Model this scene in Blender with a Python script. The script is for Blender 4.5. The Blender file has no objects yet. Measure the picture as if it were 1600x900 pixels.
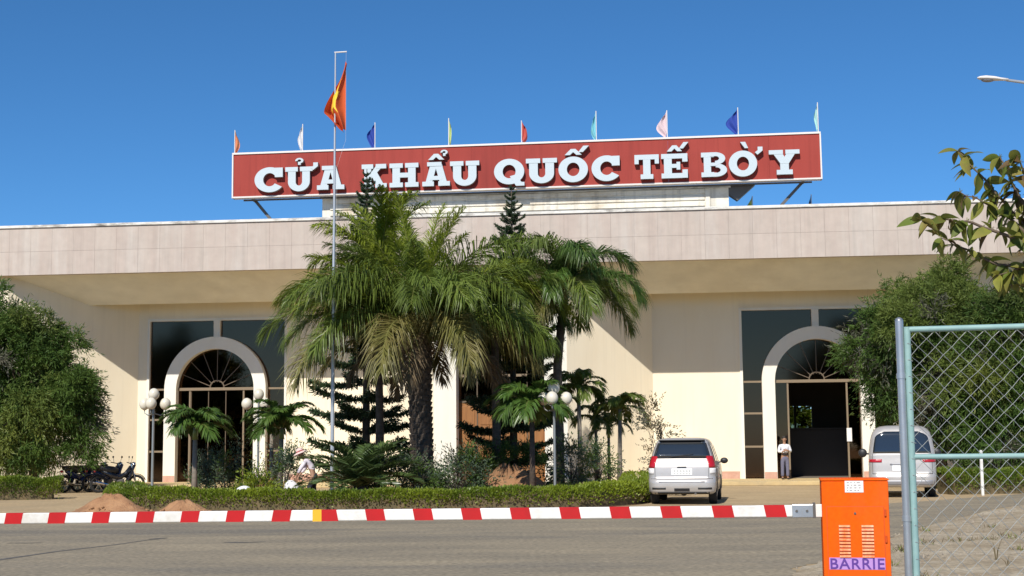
import bpy, bmesh, math, random
import numpy as np
from mathutils import Vector, Matrix

random.seed(7)
scene = bpy.context.scene
COL = scene.collection
R = math.radians
PI = math.pi

# ------------------------------------------------------------------ camera
F_PX = 2200.0
EYE = 1.6
PITCH = math.atan(245 / F_PX)
ROLL = R(0.5)
fw = Vector((0, math.cos(PITCH), math.sin(PITCH)))
up0 = Vector((0, -math.sin(PITCH), math.cos(PITCH)))
rt0 = Vector((1, 0, 0))
upv = up0 * math.cos(ROLL) + rt0 * math.sin(ROLL)
rtv = rt0 * math.cos(ROLL) - up0 * math.sin(ROLL)
cam_d = bpy.data.cameras.new('camera')
cam_d.sensor_width = 36.0
cam_d.lens = F_PX / 1600 * 36
cam_d.clip_end = 3000
cam = bpy.data.objects.new('camera', cam_d)
COL.objects.link(cam)
m3 = Matrix((rtv, upv, -fw)).transposed()
cam.matrix_world = Matrix.Translation((0, 0, EYE)) @ m3.to_4x4()
scene.camera = cam

# ------------------------------------------------------------------ light
SUN_AZ, SUN_EL = 198.4, 41.0            # clockwise from +Y
world = bpy.data.worlds.new('World')
scene.world = world
world.use_nodes = True
wn, wl = world.node_tree.nodes, world.node_tree.links
sky = wn.new('ShaderNodeTexSky')
sky.sky_type = 'NISHITA'
sky.sun_disc = False
sky.sun_elevation = R(SUN_EL)
sky.sun_rotation = R(SUN_AZ)
sky.altitude = 3000
sky.air_density = 1.0
sky.dust_density = 0.0
sky.ozone_density = 10.0
hsv = wn.new('ShaderNodeHueSaturation')       # the camera's richer blue, the same over the whole sky
hsv.inputs['Hue'].default_value = 0.493
hsv.inputs['Saturation'].default_value = 1.07
wl.new(sky.outputs[0], hsv.inputs['Color'])
wl.new(hsv.outputs[0], wn['Background'].inputs[0])
wn['Background'].inputs[1].default_value = 0.1
sd = bpy.data.lights.new('sun', 'SUN')
sd.energy = 4.3
sd.angle = R(0.5)
sd.color = (1.0, 0.945, 0.86)
sun = bpy.data.objects.new('sun', sd)
COL.objects.link(sun)
to_sun = Vector((math.sin(R(SUN_AZ)) * math.cos(R(SUN_EL)), math.cos(R(SUN_AZ)) * math.cos(R(SUN_EL)), math.sin(R(SUN_EL))))
sun.rotation_euler = to_sun.to_track_quat('Z', 'Y').to_euler()
sun.location = to_sun * 200
vs = scene.view_settings
vs.view_transform = 'Standard'
vs.look = 'None'
vs.exposure = 0.28
vs.gamma = 1.0
vs.use_curve_mapping = False


# ------------------------------------------------------------------ placing helpers (photo point + distance -> world point)
def ray(px, py):
    return fw + rtv * ((px - 800) / F_PX) + upv * ((450 - py) / F_PX)


def at(px, py, Y):
    d = ray(px, py)
    return Vector((0, 0, EYE)) + d * (Y / d.y)


def gnd(px, py, z=0.0):
    d = ray(px, py)
    return Vector((0, 0, EYE)) + d * ((z - EYE) / d.z)


def base(px, Y):
    """ground point at distance Y under photo column px (taken near the eye level)"""
    p = at(px, 740, Y)
    return Vector((p.x, p.y, 0))


# ------------------------------------------------------------------ materials
MATS = {}


def new_mat(name):
    m = bpy.data.materials.new(name)
    m.use_nodes = True
    MATS[name] = m
    return m, m.node_tree.nodes, m.node_tree.links, m.node_tree.nodes['Principled BSDF']


def mat(name, col, rough=0.7, col2=None, scale=3.0, stretch=(1, 1, 1), metal=0.0, bump=0.0, bscale=None, col3=None, spec=0.5,
        trans=0.0, detail=4.0, lo=0.35, hi=0.65, rand=0.0, coat=0.0, bdist=0.02, speck=0.0, sscale=60.0, streak=0.0):
    m, n, l, b = new_mat(name)
    b.inputs['Roughness'].default_value = rough
    b.inputs['Metallic'].default_value = metal
    b.inputs['Specular IOR Level'].default_value = spec
    b.inputs['Coat Weight'].default_value = coat
    c4 = (*col, 1)
    b.inputs['Base Color'].default_value = c4
    out = None
    if col2 is not None or bump > 0:
        g = n.new('ShaderNodeNewGeometry')
        mp = n.new('ShaderNodeMapping')
        mp.inputs['Scale'].default_value = stretch
        l.new(g.outputs['Position'], mp.inputs[0])
    if col2 is not None:
        t = n.new('ShaderNodeTexNoise')
        t.inputs['Scale'].default_value = scale
        t.inputs['Detail'].default_value = detail
        t.inputs['Roughness'].default_value = 0.62
        l.new(mp.outputs[0], t.inputs['Vector'])
        rp = n.new('ShaderNodeValToRGB')
        rp.color_ramp.elements[0].position = lo
        rp.color_ramp.elements[0].color = c4
        rp.color_ramp.elements[1].position = hi
        rp.color_ramp.elements[1].color = (*col2, 1)
        l.new(t.outputs['Fac'], rp.inputs[0])
        out = rp.outputs[0]
        if col3 is not None:
            t3 = n.new('ShaderNodeTexNoise')
            t3.inputs['Scale'].default_value = scale * 0.31
            t3.inputs['Detail'].default_value = 6
            t3.inputs['Roughness'].default_value = 0.7
            l.new(mp.outputs[0], t3.inputs['Vector'])
            r3 = n.new('ShaderNodeValToRGB')
            r3.color_ramp.elements[0].position = 0.5
            r3.color_ramp.elements[1].position = 0.66
            l.new(t3.outputs['Fac'], r3.inputs[0])
            mx = n.new('ShaderNodeMix')
            mx.data_type = 'RGBA'
            l.new(r3.outputs[0], mx.inputs[0])
            l.new(out, mx.inputs[6])
            mx.inputs[7].default_value = (*col3, 1)
            out = mx.outputs[2]
    if speck > 0 and out:
        ts = n.new('ShaderNodeTexNoise')
        ts.inputs['Scale'].default_value = sscale
        ts.inputs['Detail'].default_value = 3
        l.new(g.outputs['Position'], ts.inputs['Vector'])
        ms_ = n.new('ShaderNodeMapRange')
        ms_.inputs[1].default_value = 0.3
        ms_.inputs[2].default_value = 0.7
        ms_.inputs[3].default_value = 1 - speck
        ms_.inputs[4].default_value = 1 + speck
        l.new(ts.outputs['Fac'], ms_.inputs[0])
        hs2 = n.new('ShaderNodeHueSaturation')
        l.new(ms_.outputs[0], hs2.inputs['Value'])
        l.new(out, hs2.inputs['Color'])
        out = hs2.outputs[0]
    if streak > 0 and out:
        mk_ = n.new('ShaderNodeMapping')
        mk_.inputs['Scale'].default_value = (5.0, 5.0, 0.22)
        l.new(g.outputs['Position'], mk_.inputs[0])
        tk = n.new('ShaderNodeTexNoise')
        tk.inputs['Scale'].default_value = 1.0
        tk.inputs['Detail'].default_value = 5
        l.new(mk_.outputs[0], tk.inputs['Vector'])
        mk2 = n.new('ShaderNodeMapRange')
        mk2.inputs[1].default_value = 0.52
        mk2.inputs[2].default_value = 0.74
        mk2.inputs[3].default_value = 1.0
        mk2.inputs[4].default_value = 1 - streak
        l.new(tk.outputs['Fac'], mk2.inputs[0])
        hs3 = n.new('ShaderNodeHueSaturation')
        l.new(mk2.outputs[0], hs3.inputs['Value'])
        l.new(out, hs3.inputs['Color'])
        out = hs3.outputs[0]
    if rand > 0:
        oi = n.new('ShaderNodeObjectInfo')
        hs = n.new('ShaderNodeHueSaturation')
        mr = n.new('ShaderNodeMapRange')
        mr.inputs[3].default_value = 1 - rand
        mr.inputs[4].default_value = 1 + rand
        l.new(oi.outputs['Random'], mr.inputs[0])
        l.new(mr.outputs[0], hs.inputs['Value'])
        if out:
            l.new(out, hs.inputs['Color'])
        else:
            hs.inputs['Color'].default_value = c4
        out = hs.outputs[0]
    if out:
        l.new(out, b.inputs['Base Color'])
    if bump > 0:
        tb = n.new('ShaderNodeTexNoise')
        tb.inputs['Scale'].default_value = bscale or scale * 4
        tb.inputs['Detail'].default_value = 6
        l.new(mp.outputs[0], tb.inputs['Vector'])
        bp = n.new('ShaderNodeBump')
        bp.inputs['Strength'].default_value = bump
        bp.inputs['Distance'].default_value = bdist
        l.new(tb.outputs['Fac'], bp.inputs['Height'])
        l.new(bp.outputs[0], b.inputs['Normal'])
    if trans > 0:
        tr = n.new('ShaderNodeBsdfTranslucent')
        if out:
            l.new(out, tr.inputs['Color'])
        else:
            tr.inputs['Color'].default_value = c4
        ms = n.new('ShaderNodeMixShader')
        ms.inputs[0].default_value = trans
        l.new(b.outputs[0], ms.inputs[1])
        l.new(tr.outputs[0], ms.inputs[2])
        l.new(ms.outputs[0], n['Material Output'].inputs[0])
    return m


def glass_mat(name, tint, refl=0.25, rough=0.03):
    """tinted pane: part see-through, part mirror"""
    m, n, l, b = new_mat(name)
    n.remove(b)
    t = n.new('ShaderNodeBsdfTransparent')
    t.inputs[0].default_value = (*tint, 1)
    g = n.new('ShaderNodeBsdfGlossy')
    g.inputs['Roughness'].default_value = rough
    g.inputs['Color'].default_value = (1.0, 0.60, 0.37, 1)
    f = n.new('ShaderNodeFresnel')
    f.inputs['IOR'].default_value = 1.5
    a = n.new('ShaderNodeMath')
    a.operation = 'ADD'
    a.use_clamp = True
    a.inputs[1].default_value = refl
    l.new(f.outputs[0], a.inputs[0])
    ms = n.new('ShaderNodeMixShader')
    l.new(a.outputs[0], ms.inputs[0])
    l.new(t.outputs[0], ms.inputs[1])
    l.new(g.outputs[0], ms.inputs[2])
    l.new(ms.outputs[0], n['Material Output'].inputs[0])
    return m


mat('dirt', (0.36, 0.27, 0.17), 0.95, (0.43, 0.335, 0.22), 0.9, col3=(0.27, 0.215, 0.15), bump=0.6, bscale=14, bdist=0.05)
mat('forecourt', (0.38, 0.275, 0.15), 0.95, (0.45, 0.335, 0.19), 0.5, col3=(0.33, 0.25, 0.145), bump=0.3, bscale=20, speck=0.16, sscale=9)
mat('asphalt', (0.215, 0.182, 0.128), 0.93, (0.305, 0.252, 0.168), 0.5, stretch=(0.5, 1.6, 1), col3=(0.172, 0.152, 0.118), bump=0.7, bscale=45, bdist=0.012, speck=0.30, sscale=13, detail=9)
mat('tar', (0.09, 0.085, 0.08), 0.85, (0.14, 0.13, 0.115), 6)
mat('verge', (0.42, 0.345, 0.235), 0.96, (0.31, 0.24, 0.15), 1.5, col3=(0.50, 0.43, 0.315), bump=0.9, bscale=16, bdist=0.06, speck=0.25, sscale=14)
mat('soil', (0.30, 0.15, 0.072), 0.97, (0.40, 0.22, 0.11), 3.0, col3=(0.23, 0.12, 0.06), bump=0.9, bscale=22, bdist=0.05)
mat('stone', (0.38, 0.32, 0.24), 0.95, (0.25, 0.21, 0.16), 9, rand=0.2)
mat('wall', (0.88, 0.79, 0.61), 0.85, (0.845, 0.745, 0.56), 0.7, stretch=(1, 1, 0.35), bump=0.12, bscale=8, streak=0.05)
mat('wall_white', (0.82, 0.79, 0.70), 0.85, (0.78, 0.74, 0.64), 1.2, stretch=(1, 1, 0.25))
mat('skirting', (0.48, 0.27, 0.20), 0.7, (0.55, 0.34, 0.26), 4)
mat('soffit', (0.85, 0.81, 0.68), 0.9, (0.81, 0.765, 0.63), 0.5, col3=(0.75, 0.695, 0.56), speck=0.06, sscale=1.2)
mat('fascia_tile', (0.495, 0.422, 0.362), 0.75, (0.468, 0.385, 0.33), 1.1, stretch=(2.2, 2.2, 0.22), col3=(0.52, 0.46, 0.405), speck=0.05, sscale=3.0, rand=0.025, streak=0.12, bump=0.1, bscale=6)
mat('grout', (0.44, 0.37, 0.32), 0.9)
mat('coping', (0.74, 0.72, 0.67), 0.85, (0.50, 0.47, 0.41), 2.4, stretch=(1, 1, 3), col3=(0.20, 0.18, 0.155), lo=0.45, hi=0.75)
mat('block_white', (0.78, 0.75, 0.67), 0.85, (0.72, 0.675, 0.57), 1.6, stretch=(1, 1, 1.5), col3=(0.58, 0.50, 0.38), streak=0.35)
mat('roof', (0.35, 0.33, 0.30), 0.9, (0.28, 0.26, 0.23), 1)
mat('frame', (0.22, 0.165, 0.105), 0.6)
mat('frame_dark', (0.13, 0.095, 0.06), 0.5)
mat('wood', (0.33, 0.145, 0.042), 0.6, (0.25, 0.105, 0.03), 2.2, stretch=(6, 6, 0.6))
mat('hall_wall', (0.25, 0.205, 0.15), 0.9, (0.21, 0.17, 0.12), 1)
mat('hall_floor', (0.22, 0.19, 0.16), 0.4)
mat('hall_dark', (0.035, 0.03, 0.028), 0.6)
mat('platform', (0.53, 0.40, 0.20), 0.9, (0.60, 0.46, 0.24), 1.6, col3=(0.42, 0.33, 0.19))
mat('sign_red', (0.315, 0.046, 0.036), 0.65, (0.35, 0.055, 0.042), 0.7, stretch=(1, 1, 0.3), col3=(0.28, 0.042, 0.034), spec=0.2, streak=0.14)
mat('sign_trim', (0.72, 0.68, 0.64), 0.5)
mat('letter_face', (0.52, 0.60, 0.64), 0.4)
mat('letter_side', (0.30, 0.27, 0.26), 0.5)  # darker than the faces: underside shade painted into the side colour
mat('steel_dark', (0.12, 0.11, 0.10), 0.5, metal=0.3)
mat('steel', (0.55, 0.56, 0.57), 0.35, (0.48, 0.49, 0.50), 9, metal=0.8)
mat('pole_grey', (0.50, 0.52, 0.54), 0.4, metal=0.5)
mat('mint', (0.27, 0.42, 0.40), 0.55, (0.22, 0.36, 0.35), 14, stretch=(1, 1, 1))
mat('wire', (0.46, 0.48, 0.46), 0.5, metal=0.5)
mat('globe', (0.72, 0.68, 0.57), 0.3, (0.62, 0.57, 0.46), 5)
mat('lamp_pole', (0.25, 0.27, 0.27), 0.5, metal=0.4)
mat('orange', (0.86, 0.115, 0.004), 0.6, (0.78, 0.105, 0.008), 6, stretch=(1, 1, 0.5), col3=(0.70, 0.12, 0.018), speck=0.06, sscale=40, streak=0.1, bump=0.03, bscale=60, spec=0.06)
mat('louvre_sunlit', (0.85, 0.42, 0.25), 0.5, (0.85, 0.16, 0.02), 22, stretch=(1, 1, 0.2))  # sunlit slat lips: pale highlight painted into the orange
mat('orange_dark', (0.58, 0.075, 0.006), 0.55)
mat('purple', (0.10, 0.035, 0.26), 0.6)
mat('purple_light', (0.45, 0.25, 0.58), 0.6)
mat('white_paint', (0.80, 0.79, 0.76), 0.5, (0.72, 0.70, 0.65), 7, col3=(0.62, 0.58, 0.51), speck=0.05, sscale=30)
mat('red_paint', (0.50, 0.012, 0.014), 0.5, (0.43, 0.012, 0.013), 8, spec=0.3)
mat('yellow_paint', (0.80, 0.42, 0.02), 0.5)
mat('sticker', (0.78, 0.76, 0.74), 0.6)
mat('sticker_ink', (0.40, 0.37, 0.36), 0.7)
mat('silver_paint', (0.50, 0.475, 0.455), 0.35, (0.46, 0.435, 0.41), 3, metal=0.3, coat=0.4)
mat('van_paint', (0.50, 0.475, 0.45), 0.38, (0.45, 0.425, 0.40), 3, metal=0.3, coat=0.3)
mat('bumper_grey', (0.30, 0.30, 0.32), 0.45, metal=0.3)
mat('black_plastic', (0.022, 0.022, 0.024), 0.5)
mat('rubber', (0.018, 0.018, 0.018), 0.85)
mat('tail_red', (0.42, 0.012, 0.02), 0.2, coat=0.5)
mat('plate_white', (0.80, 0.80, 0.78), 0.5)
mat('plate_ink', (0.55, 0.55, 0.53), 0.6)
mat('car_glass', (0.02, 0.025, 0.03), 0.04, spec=0.9, coat=1.0)
mat('moto_black', (0.012, 0.012, 0.016), 0.25, coat=0.5)
mat('moto_blue', (0.015, 0.03, 0.10), 0.25, coat=0.5)
mat('moto_red', (0.16, 0.01, 0.01), 0.25, coat=0.5)
mat('chrome', (0.7, 0.7, 0.7), 0.15, metal=1.0)
mat('skin', (0.34, 0.19, 0.12), 0.6)
mat('hair', (0.015, 0.012, 0.010), 0.6)
mat('shirt_white', (0.72, 0.74, 0.80), 0.85, (0.66, 0.68, 0.74), 12)
mat('shirt_lilac', (0.72, 0.66, 0.70), 0.85, (0.64, 0.58, 0.63), 12)
mat('trousers_blue', (0.15, 0.15, 0.22), 0.85, (0.12, 0.12, 0.18), 12)
mat('trousers_navy', (0.02, 0.022, 0.04), 0.85)
mat('hat_pink', (0.70, 0.52, 0.47), 0.85)
mat('hat_band', (0.35, 0.04, 0.04), 0.8)
mat('shoe', (0.03, 0.025, 0.02), 0.5)
mat('sack', (0.76, 0.76, 0.76), 0.8, (0.62, 0.63, 0.66), 8, bump=0.5, bscale=10)
mat('terracotta', (0.38, 0.12, 0.06), 0.8)
mat('flag_red', (0.72, 0.12, 0.03), 0.75, trans=0.25)
mat('flag_yellow', (0.85, 0.56, 0.04), 0.75)
for nm, c in dict(orange=(0.75, 0.28, 0.13), white=(0.78, 0.78, 0.80), blue=(0.03, 0.07, 0.38), lime=(0.62, 0.72, 0.30), red=(0.58, 0.10, 0.08),
                  cyan=(0.22, 0.62, 0.70), rose=(0.78, 0.60, 0.62), aqua=(0.50, 0.78, 0.76), navy=(0.02, 0.03, 0.12), yellow=(0.65, 0.68, 0.15)).items():
    mat('pennant_' + nm, c, 0.8, trans=0.2)
# foliage
mat('leaf_fine', (0.062, 0.118, 0.022), 0.6, (0.105, 0.170, 0.032), 0.9, trans=0.3, col3=(0.042, 0.085, 0.02), spec=0.25)
mat('leaf_fine_olive', (0.105, 0.150, 0.030), 0.6, (0.150, 0.195, 0.040), 0.9, trans=0.3, col3=(0.065, 0.10, 0.026), spec=0.25)
mat('leaf_yellow', (0.19, 0.22, 0.035), 0.55, (0.14, 0.18, 0.035), 2, trans=0.3)
mat('leaf_grey', (0.16, 0.15, 0.115), 0.7, (0.10, 0.11, 0.06), 2, trans=0.2)
mat('hedge_leaf', (0.170, 0.235, 0.016), 0.5, (0.25, 0.305, 0.022), 1.1, trans=0.3, col3=(0.08, 0.135, 0.016))
mat('hedge_dry', (0.17, 0.125, 0.06), 0.8, (0.09, 0.075, 0.035), 4)
mat('palm_leaf', (0.105, 0.155, 0.023), 0.42, (0.150, 0.20, 0.034), 1.0, trans=0.28, rand=0.18)
mat('palm_leaf_lime', (0.185, 0.245, 0.022), 0.42, (0.235, 0.28, 0.03), 1.0, trans=0.3, rand=0.12)
mat('palm_leaf_olive', (0.165, 0.165, 0.038), 0.5, (0.205, 0.17, 0.06), 1.0, trans=0.25, rand=0.15)
mat('palm_leaf_dry', (0.24, 0.175, 0.095), 0.75, (0.17, 0.12, 0.065), 2.0, trans=0.2, rand=0.15)
mat('palm_leaf_fresh', (0.070, 0.140, 0.026), 0.4, (0.100, 0.170, 0.030), 1.5, trans=0.3, rand=0.18)
mat('palm_rachis', (0.20, 0.20, 0.06), 0.5)
mat('pine_leaf', (0.026, 0.056, 0.020), 0.6, (0.042, 0.078, 0.026), 1.4, trans=0.12, rand=0.15)
mat('cycad_leaf', (0.060, 0.100, 0.028), 0.34, (0.085, 0.125, 0.036), 3, trans=0.15, rand=0.2)
mat('shrub_blue', (0.055, 0.090, 0.050), 0.6, (0.085, 0.125, 0.070), 2, trans=0.2)
mat('bark', (0.11, 0.082, 0.06), 0.9, (0.065, 0.05, 0.038), 6, bump=0.8, bscale=14, bdist=0.03)
mat('bark_palm', (0.13, 0.10, 0.075), 0.9, (0.07, 0.055, 0.042), 5, stretch=(1, 1, 2.5), bump=0.8, bscale=12, bdist=0.03)
mat('bark_grey', (0.26, 0.22, 0.17), 0.85, (0.19, 0.165, 0.13), 3, stretch=(1, 1, 4))
mat('crownshaft', (0.16, 0.22, 0.06), 0.45)
mat('big_leaf_green', (0.12, 0.175, 0.03), 0.55, (0.17, 0.21, 0.04), 9, trans=0.4, rand=0.25, col3=(0.20, 0.19, 0.05), spec=0.3)
mat('big_leaf_yellow', (0.27, 0.28, 0.05), 0.55, (0.21, 0.21, 0.05), 9, trans=0.4, rand=0.25, col3=(0.26, 0.18, 0.06), spec=0.3)
mat('big_leaf_brown', (0.20, 0.125, 0.045), 0.6, (0.12, 0.075, 0.03), 6, trans=0.25, rand=0.2)
mat('twig', (0.13, 0.095, 0.065), 0.85)
glass_mat('glass_dark', (0.20, 0.17, 0.13), 0.04)
glass_mat('glass_clear', (0.42, 0.44, 0.36), 0.0)
glass_mat('glass_smoke', (0.15, 0.14, 0.125), 0.05, 0.12)


# ------------------------------------------------------------------ mesh helpers
def M(x):
    return MATS[x] if isinstance(x, str) else x


def link(name, me, parent=None, loc=None):
    o = bpy.data.objects.new(name, me)
    COL.objects.link(o)
    if parent is not None:
        o.parent = parent
    if loc is not None:
        o.location = loc
    return o


def tag(o, label=None, cat=None, group=None, kind=None):
    if label:
        o['label'] = label
    if cat:
        o['category'] = cat
    if group:
        o['group'] = group
    if kind:
        o['kind'] = kind
    return o


def thing(name, label, cat, loc=(0, 0, 0), rz=0.0, group=None):
    o = bpy.data.objects.new(name, None)
    o.empty_display_size = 0.2
    COL.objects.link(o)
    o.location = loc
    o.rotation_euler = (0, 0, rz)
    return tag(o, label, cat, group)


class MB:
    def __init__(s):
        s.v, s.f, s.mi, s.cur = [], [], [], 0

    def add(s, vs_, fs_):
        b = len(s.v)
        s.v.extend(tuple(p) for p in vs_)
        for f in fs_:
            s.f.append(tuple(i + b for i in f))
            s.mi.append(s.cur)
        return s

    def box(s, x0, x1, y0, y1, z0, z1):
        return s.add([(x0, y0, z0), (x1, y0, z0), (x1, y1, z0), (x0, y1, z0), (x0, y0, z1), (x1, y0, z1), (x1, y1, z1), (x0, y1, z1)],
                     [(0, 3, 2, 1), (4, 5, 6, 7), (0, 1, 5, 4), (1, 2, 6, 5), (2, 3, 7, 6), (3, 0, 4, 7)])

    def bar(s, p0, p1, w, h, upd=(0, 0, 1)):
        p0, p1 = Vector(p0), Vector(p1)
        d = (p1 - p0).normalized()
        a = d.cross(Vector(upd))
        if a.length < 1e-4:
            a = d.cross(Vector((1, 0, 0)))
        a.normalize()
        b = a.cross(d)
        a *= w / 2
        b *= h / 2
        vv = [p0 - a - b, p0 + a - b, p0 + a + b, p0 - a + b, p1 - a - b, p1 + a - b, p1 + a + b, p1 - a + b]
        return s.add(vv, [(0, 3, 2, 1), (4, 5, 6, 7), (0, 1, 5, 4), (1, 2, 6, 5), (2, 3, 7, 6), (3, 0, 4, 7)])

    def tube(s, pts, rad, n=8, cap=True):
        pts = [Vector(p) for p in pts]
        if not hasattr(rad, '__len__'):
            rad = [rad] * len(pts)
        vv, ff = [], []
        ref = None
        for i, p in enumerate(pts):
            d = (pts[min(i + 1, len(pts) - 1)] - pts[max(i - 1, 0)]).normalized()
            if ref is None:
                ref = d.cross(Vector((0, 0, 1)))
                if ref.length < 0.05:
                    ref = d.cross(Vector((1, 0, 0)))
            a = (ref - d * ref.dot(d)).normalized()
            ref = a
            b = d.cross(a)
            for k in range(n):
                t = 2 * PI * k / n
                vv.append(p + (a * math.cos(t) + b * math.sin(t)) * rad[i])
        for i in range(len(pts) - 1):
            for k in range(n):
                k2 = (k + 1) % n
                ff.append((i * n + k, i * n + k2, (i + 1) * n + k2, (i + 1) * n + k))
        if cap:
            ff.append(tuple(range(n))[::-1])
            ff.append(tuple((len(pts) - 1) * n + k for k in range(n)))
        return s.add(vv, ff)

    def lathe(s, prof, n=16, c=(0, 0, 0), ax='z'):
        vv, ff = [], []
        for (r, z) in prof:
            for k in range(n):
                t = 2 * PI * k / n
                if ax == 'z':
                    vv.append((c[0] + r * math.cos(t), c[1] + r * math.sin(t), c[2] + z))
                elif ax == 'x':
                    vv.append((c[0] + z, c[1] + r * math.cos(t), c[2] + r * math.sin(t)))
                else:
                    vv.append((c[0] + r * math.cos(t), c[1] + z, c[2] + r * math.sin(t)))
        for i in range(len(prof) - 1):
            for k in range(n):
                k2 = (k + 1) % n
                ff.append((i * n + k, i * n + k2, (i + 1) * n + k2, (i + 1) * n + k))
        ff.append(tuple(range(n))[::-1])
        ff.append(tuple((len(prof) - 1) * n + k for k in range(n)))
        return s.add(vv, ff)

    def ball(s, c, rx, ry=None, rz=None, n=12, m=8):
        ry = ry or rx
        rz = rz or rx
        pr = []
        vv, ff = [], []
        for i in range(1, m):
            a = PI * i / m
            for k in range(n):
                t = 2 * PI * k / n
                vv.append((c[0] + rx * math.sin(a) * math.cos(t), c[1] + ry * math.sin(a) * math.sin(t), c[2] - rz * math.cos(a)))
        for i in range(m - 2):
            for k in range(n):
                k2 = (k + 1) % n
                ff.append((i * n + k, i * n + k2, (i + 1) * n + k2, (i + 1) * n + k))
        b = len(vv)
        vv += [(c[0], c[1], c[2] - rz), (c[0], c[1], c[2] + rz)]
        for k in range(n):
            k2 = (k + 1) % n
            ff.append((k2, k, b))
            ff.append(((m - 2) * n + k, (m - 2) * n + k2, b + 1))
        return s.add(vv, ff)

    def prism(s, poly, a, b, plane='xz'):
        n = len(poly)

        def pt(p, q):
            if plane == 'xz':
                return (p[0], q, p[1])
            if plane == 'yz':
                return (q, p[0], p[1])
            return (p[0], p[1], q)
        vv = [pt(p, a) for p in poly] + [pt(p, b) for p in poly]
        ff = [tuple(range(n))[::-1], tuple(range(n, 2 * n))]
        for i in range(n):
            j = (i + 1) % n
            ff.append((i, j, n + j, n + i))
        return s.add(vv, ff)

    def mesh(s, name, mats, smooth=False, fix=True):
        me = bpy.data.meshes.new(name)
        me.from_pydata(s.v, [], s.f)
        for m_ in (mats if isinstance(mats, (list, tuple)) else [mats]):
            me.materials.append(M(m_))
        if len(set(s.mi)) > 1:
            me.polygons.foreach_set('material_index', s.mi)
        if fix:
            bm = bmesh.new()
            bm.from_mesh(me)
            bmesh.ops.recalc_face_normals(bm, faces=bm.faces)
            bm.to_mesh(me)
            bm.free()
        if smooth:
            me.polygons.foreach_set('use_smooth', [True] * len(me.polygons))
            if smooth != 'all':
                me.set_sharp_from_angle(angle=R(40))
        me.update()
        return me

    def build(s, name, mats, parent=None, smooth=False, loc=None, bevel=0.0, fix=True):
        o = link(name, s.mesh(name, mats, smooth, fix), parent, loc)
        if bevel:
            bv = o.modifiers.new('bevel', 'BEVEL')
            bv.width = bevel
            bv.segments = 2
            bv.limit_method = 'ANGLE'
        return o


def np_quads(name, V, mats, mi=None, tri=False):
    """V: (n,k,3) faces with k corners each"""
    n, k = V.shape[0], V.shape[1]
    me = bpy.data.meshes.new(name)
    me.vertices.add(n * k)
    me.vertices.foreach_set('co', V.reshape(-1).astype(np.float32))
    me.loops.add(n * k)
    me.loops.foreach_set('vertex_index', np.arange(n * k, dtype=np.int32))
    me.polygons.add(n)
    me.polygons.foreach_set('loop_start', np.arange(0, n * k, k, dtype=np.int32))
    me.polygons.foreach_set('loop_total', np.full(n, k, dtype=np.int32))
    for m_ in (mats if isinstance(mats, (list, tuple)) else [mats]):
        me.materials.append(M(m_))
    if mi is not None:
        me.polygons.foreach_set('material_index', mi.astype(np.int32))
    me.update()
    me.validate()
    return me


def unit(a):
    return a / np.maximum(np.linalg.norm(a, axis=-1, keepdims=True), 1e-9)


def leaves(P, D, L, W, rs, fold=0.0):
    """rhombic leaves at P along D"""
    n = len(P)
    D = unit(D)
    S = unit(np.cross(D, unit(rs.normal(size=(n, 3)))))
    L = np.broadcast_to(np.asarray(L, float).reshape(-1, 1), (n, 1))
    W = np.broadcast_to(np.asarray(W, float).reshape(-1, 1), (n, 1))
    mid = P + D * L * 0.45
    V = np.stack([P, mid + S * W / 2, P + D * L, mid - S * W / 2], axis=1)
    return V


# ================================================================== SETTING
def sheet(name, pts, z, m):
    mb = MB()
    mb.add([(p[0], p[1], z) for p in pts], [tuple(range(len(pts)))])
    o = mb.build(name, m)
    return tag(o, kind='structure')


mb = MB()
mb.add([(-900, -300, 0), (900, -300, 0), (900, 1500, 0), (-900, 1500, 0)], [(0, 1, 2, 3)])
tag(mb.build('ground', 'forecourt'), kind='structure')


def smooth_path(pts, n=8):
    out = []
    P = [Vector((p[0], p[1], 0)) for p in pts]
    for i in range(len(P) - 1):
        p0, p1, p2, p3 = P[max(i - 1, 0)], P[i], P[i + 1], P[min(i + 2, len(P) - 1)]
        for k in range(n):
            t = k / n
            q = 0.5 * ((2 * p1) + (p2 - p0) * t + (2 * p0 - 5 * p1 + 4 * p2 - p3) * t * t + (3 * p1 - p0 - 3 * p2 + p3) * t ** 3)
            out.append((q.x, q.y))
    out.append((P[-1].x, P[-1].y))
    return out


def wob(pts, a, seed):
    rr = random.Random(seed)
    return [(x + rr.uniform(-a, a), y + rr.uniform(-a, a)) for x, y in pts]


far_edge = [(-60, 36.4), (-20, 35.0), (-10, 34.4), (-3, 34.1), (2.5, 34.6), (7.8, 36.0), (10.4, 37.6), (15.7, 43.2), (24, 52), (40, 66)]
near_edge = [(55, 70), (30, 50), (19, 41.5), (12.6, 35.2), (9.2, 29.6), (7.1, 25.6), (5.6, 22.4), (4.3, 19.6), (3.4, 17.6), (2.9, 14), (2.6, 8), (2.5, -20)]
road_poly = wob(smooth_path(far_edge, 6), 0.06, 1) + wob(smooth_path(near_edge, 8), 0.09, 2) + [(-60, -20)]
sheet('road', road_poly, 0.004, 'asphalt')

# rough verge on the right: a bumpy sheet between the road and the fence
edge = smooth_path(near_edge[2:], 8)
rs = np.random.RandomState(3)
mb = MB()
cols = 26
ph = rs.uniform(0, 6.28, 12)


def bump_h(x, y):
    return 0.03 * math.sin(1.3 * x + ph[0]) * math.sin(1.1 * y + ph[1]) + 0.022 * math.sin(3.1 * x + 0.7 * y + ph[2]) + 0.014 * math.sin(5.3 * y - 2.3 * x + ph[3])


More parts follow.
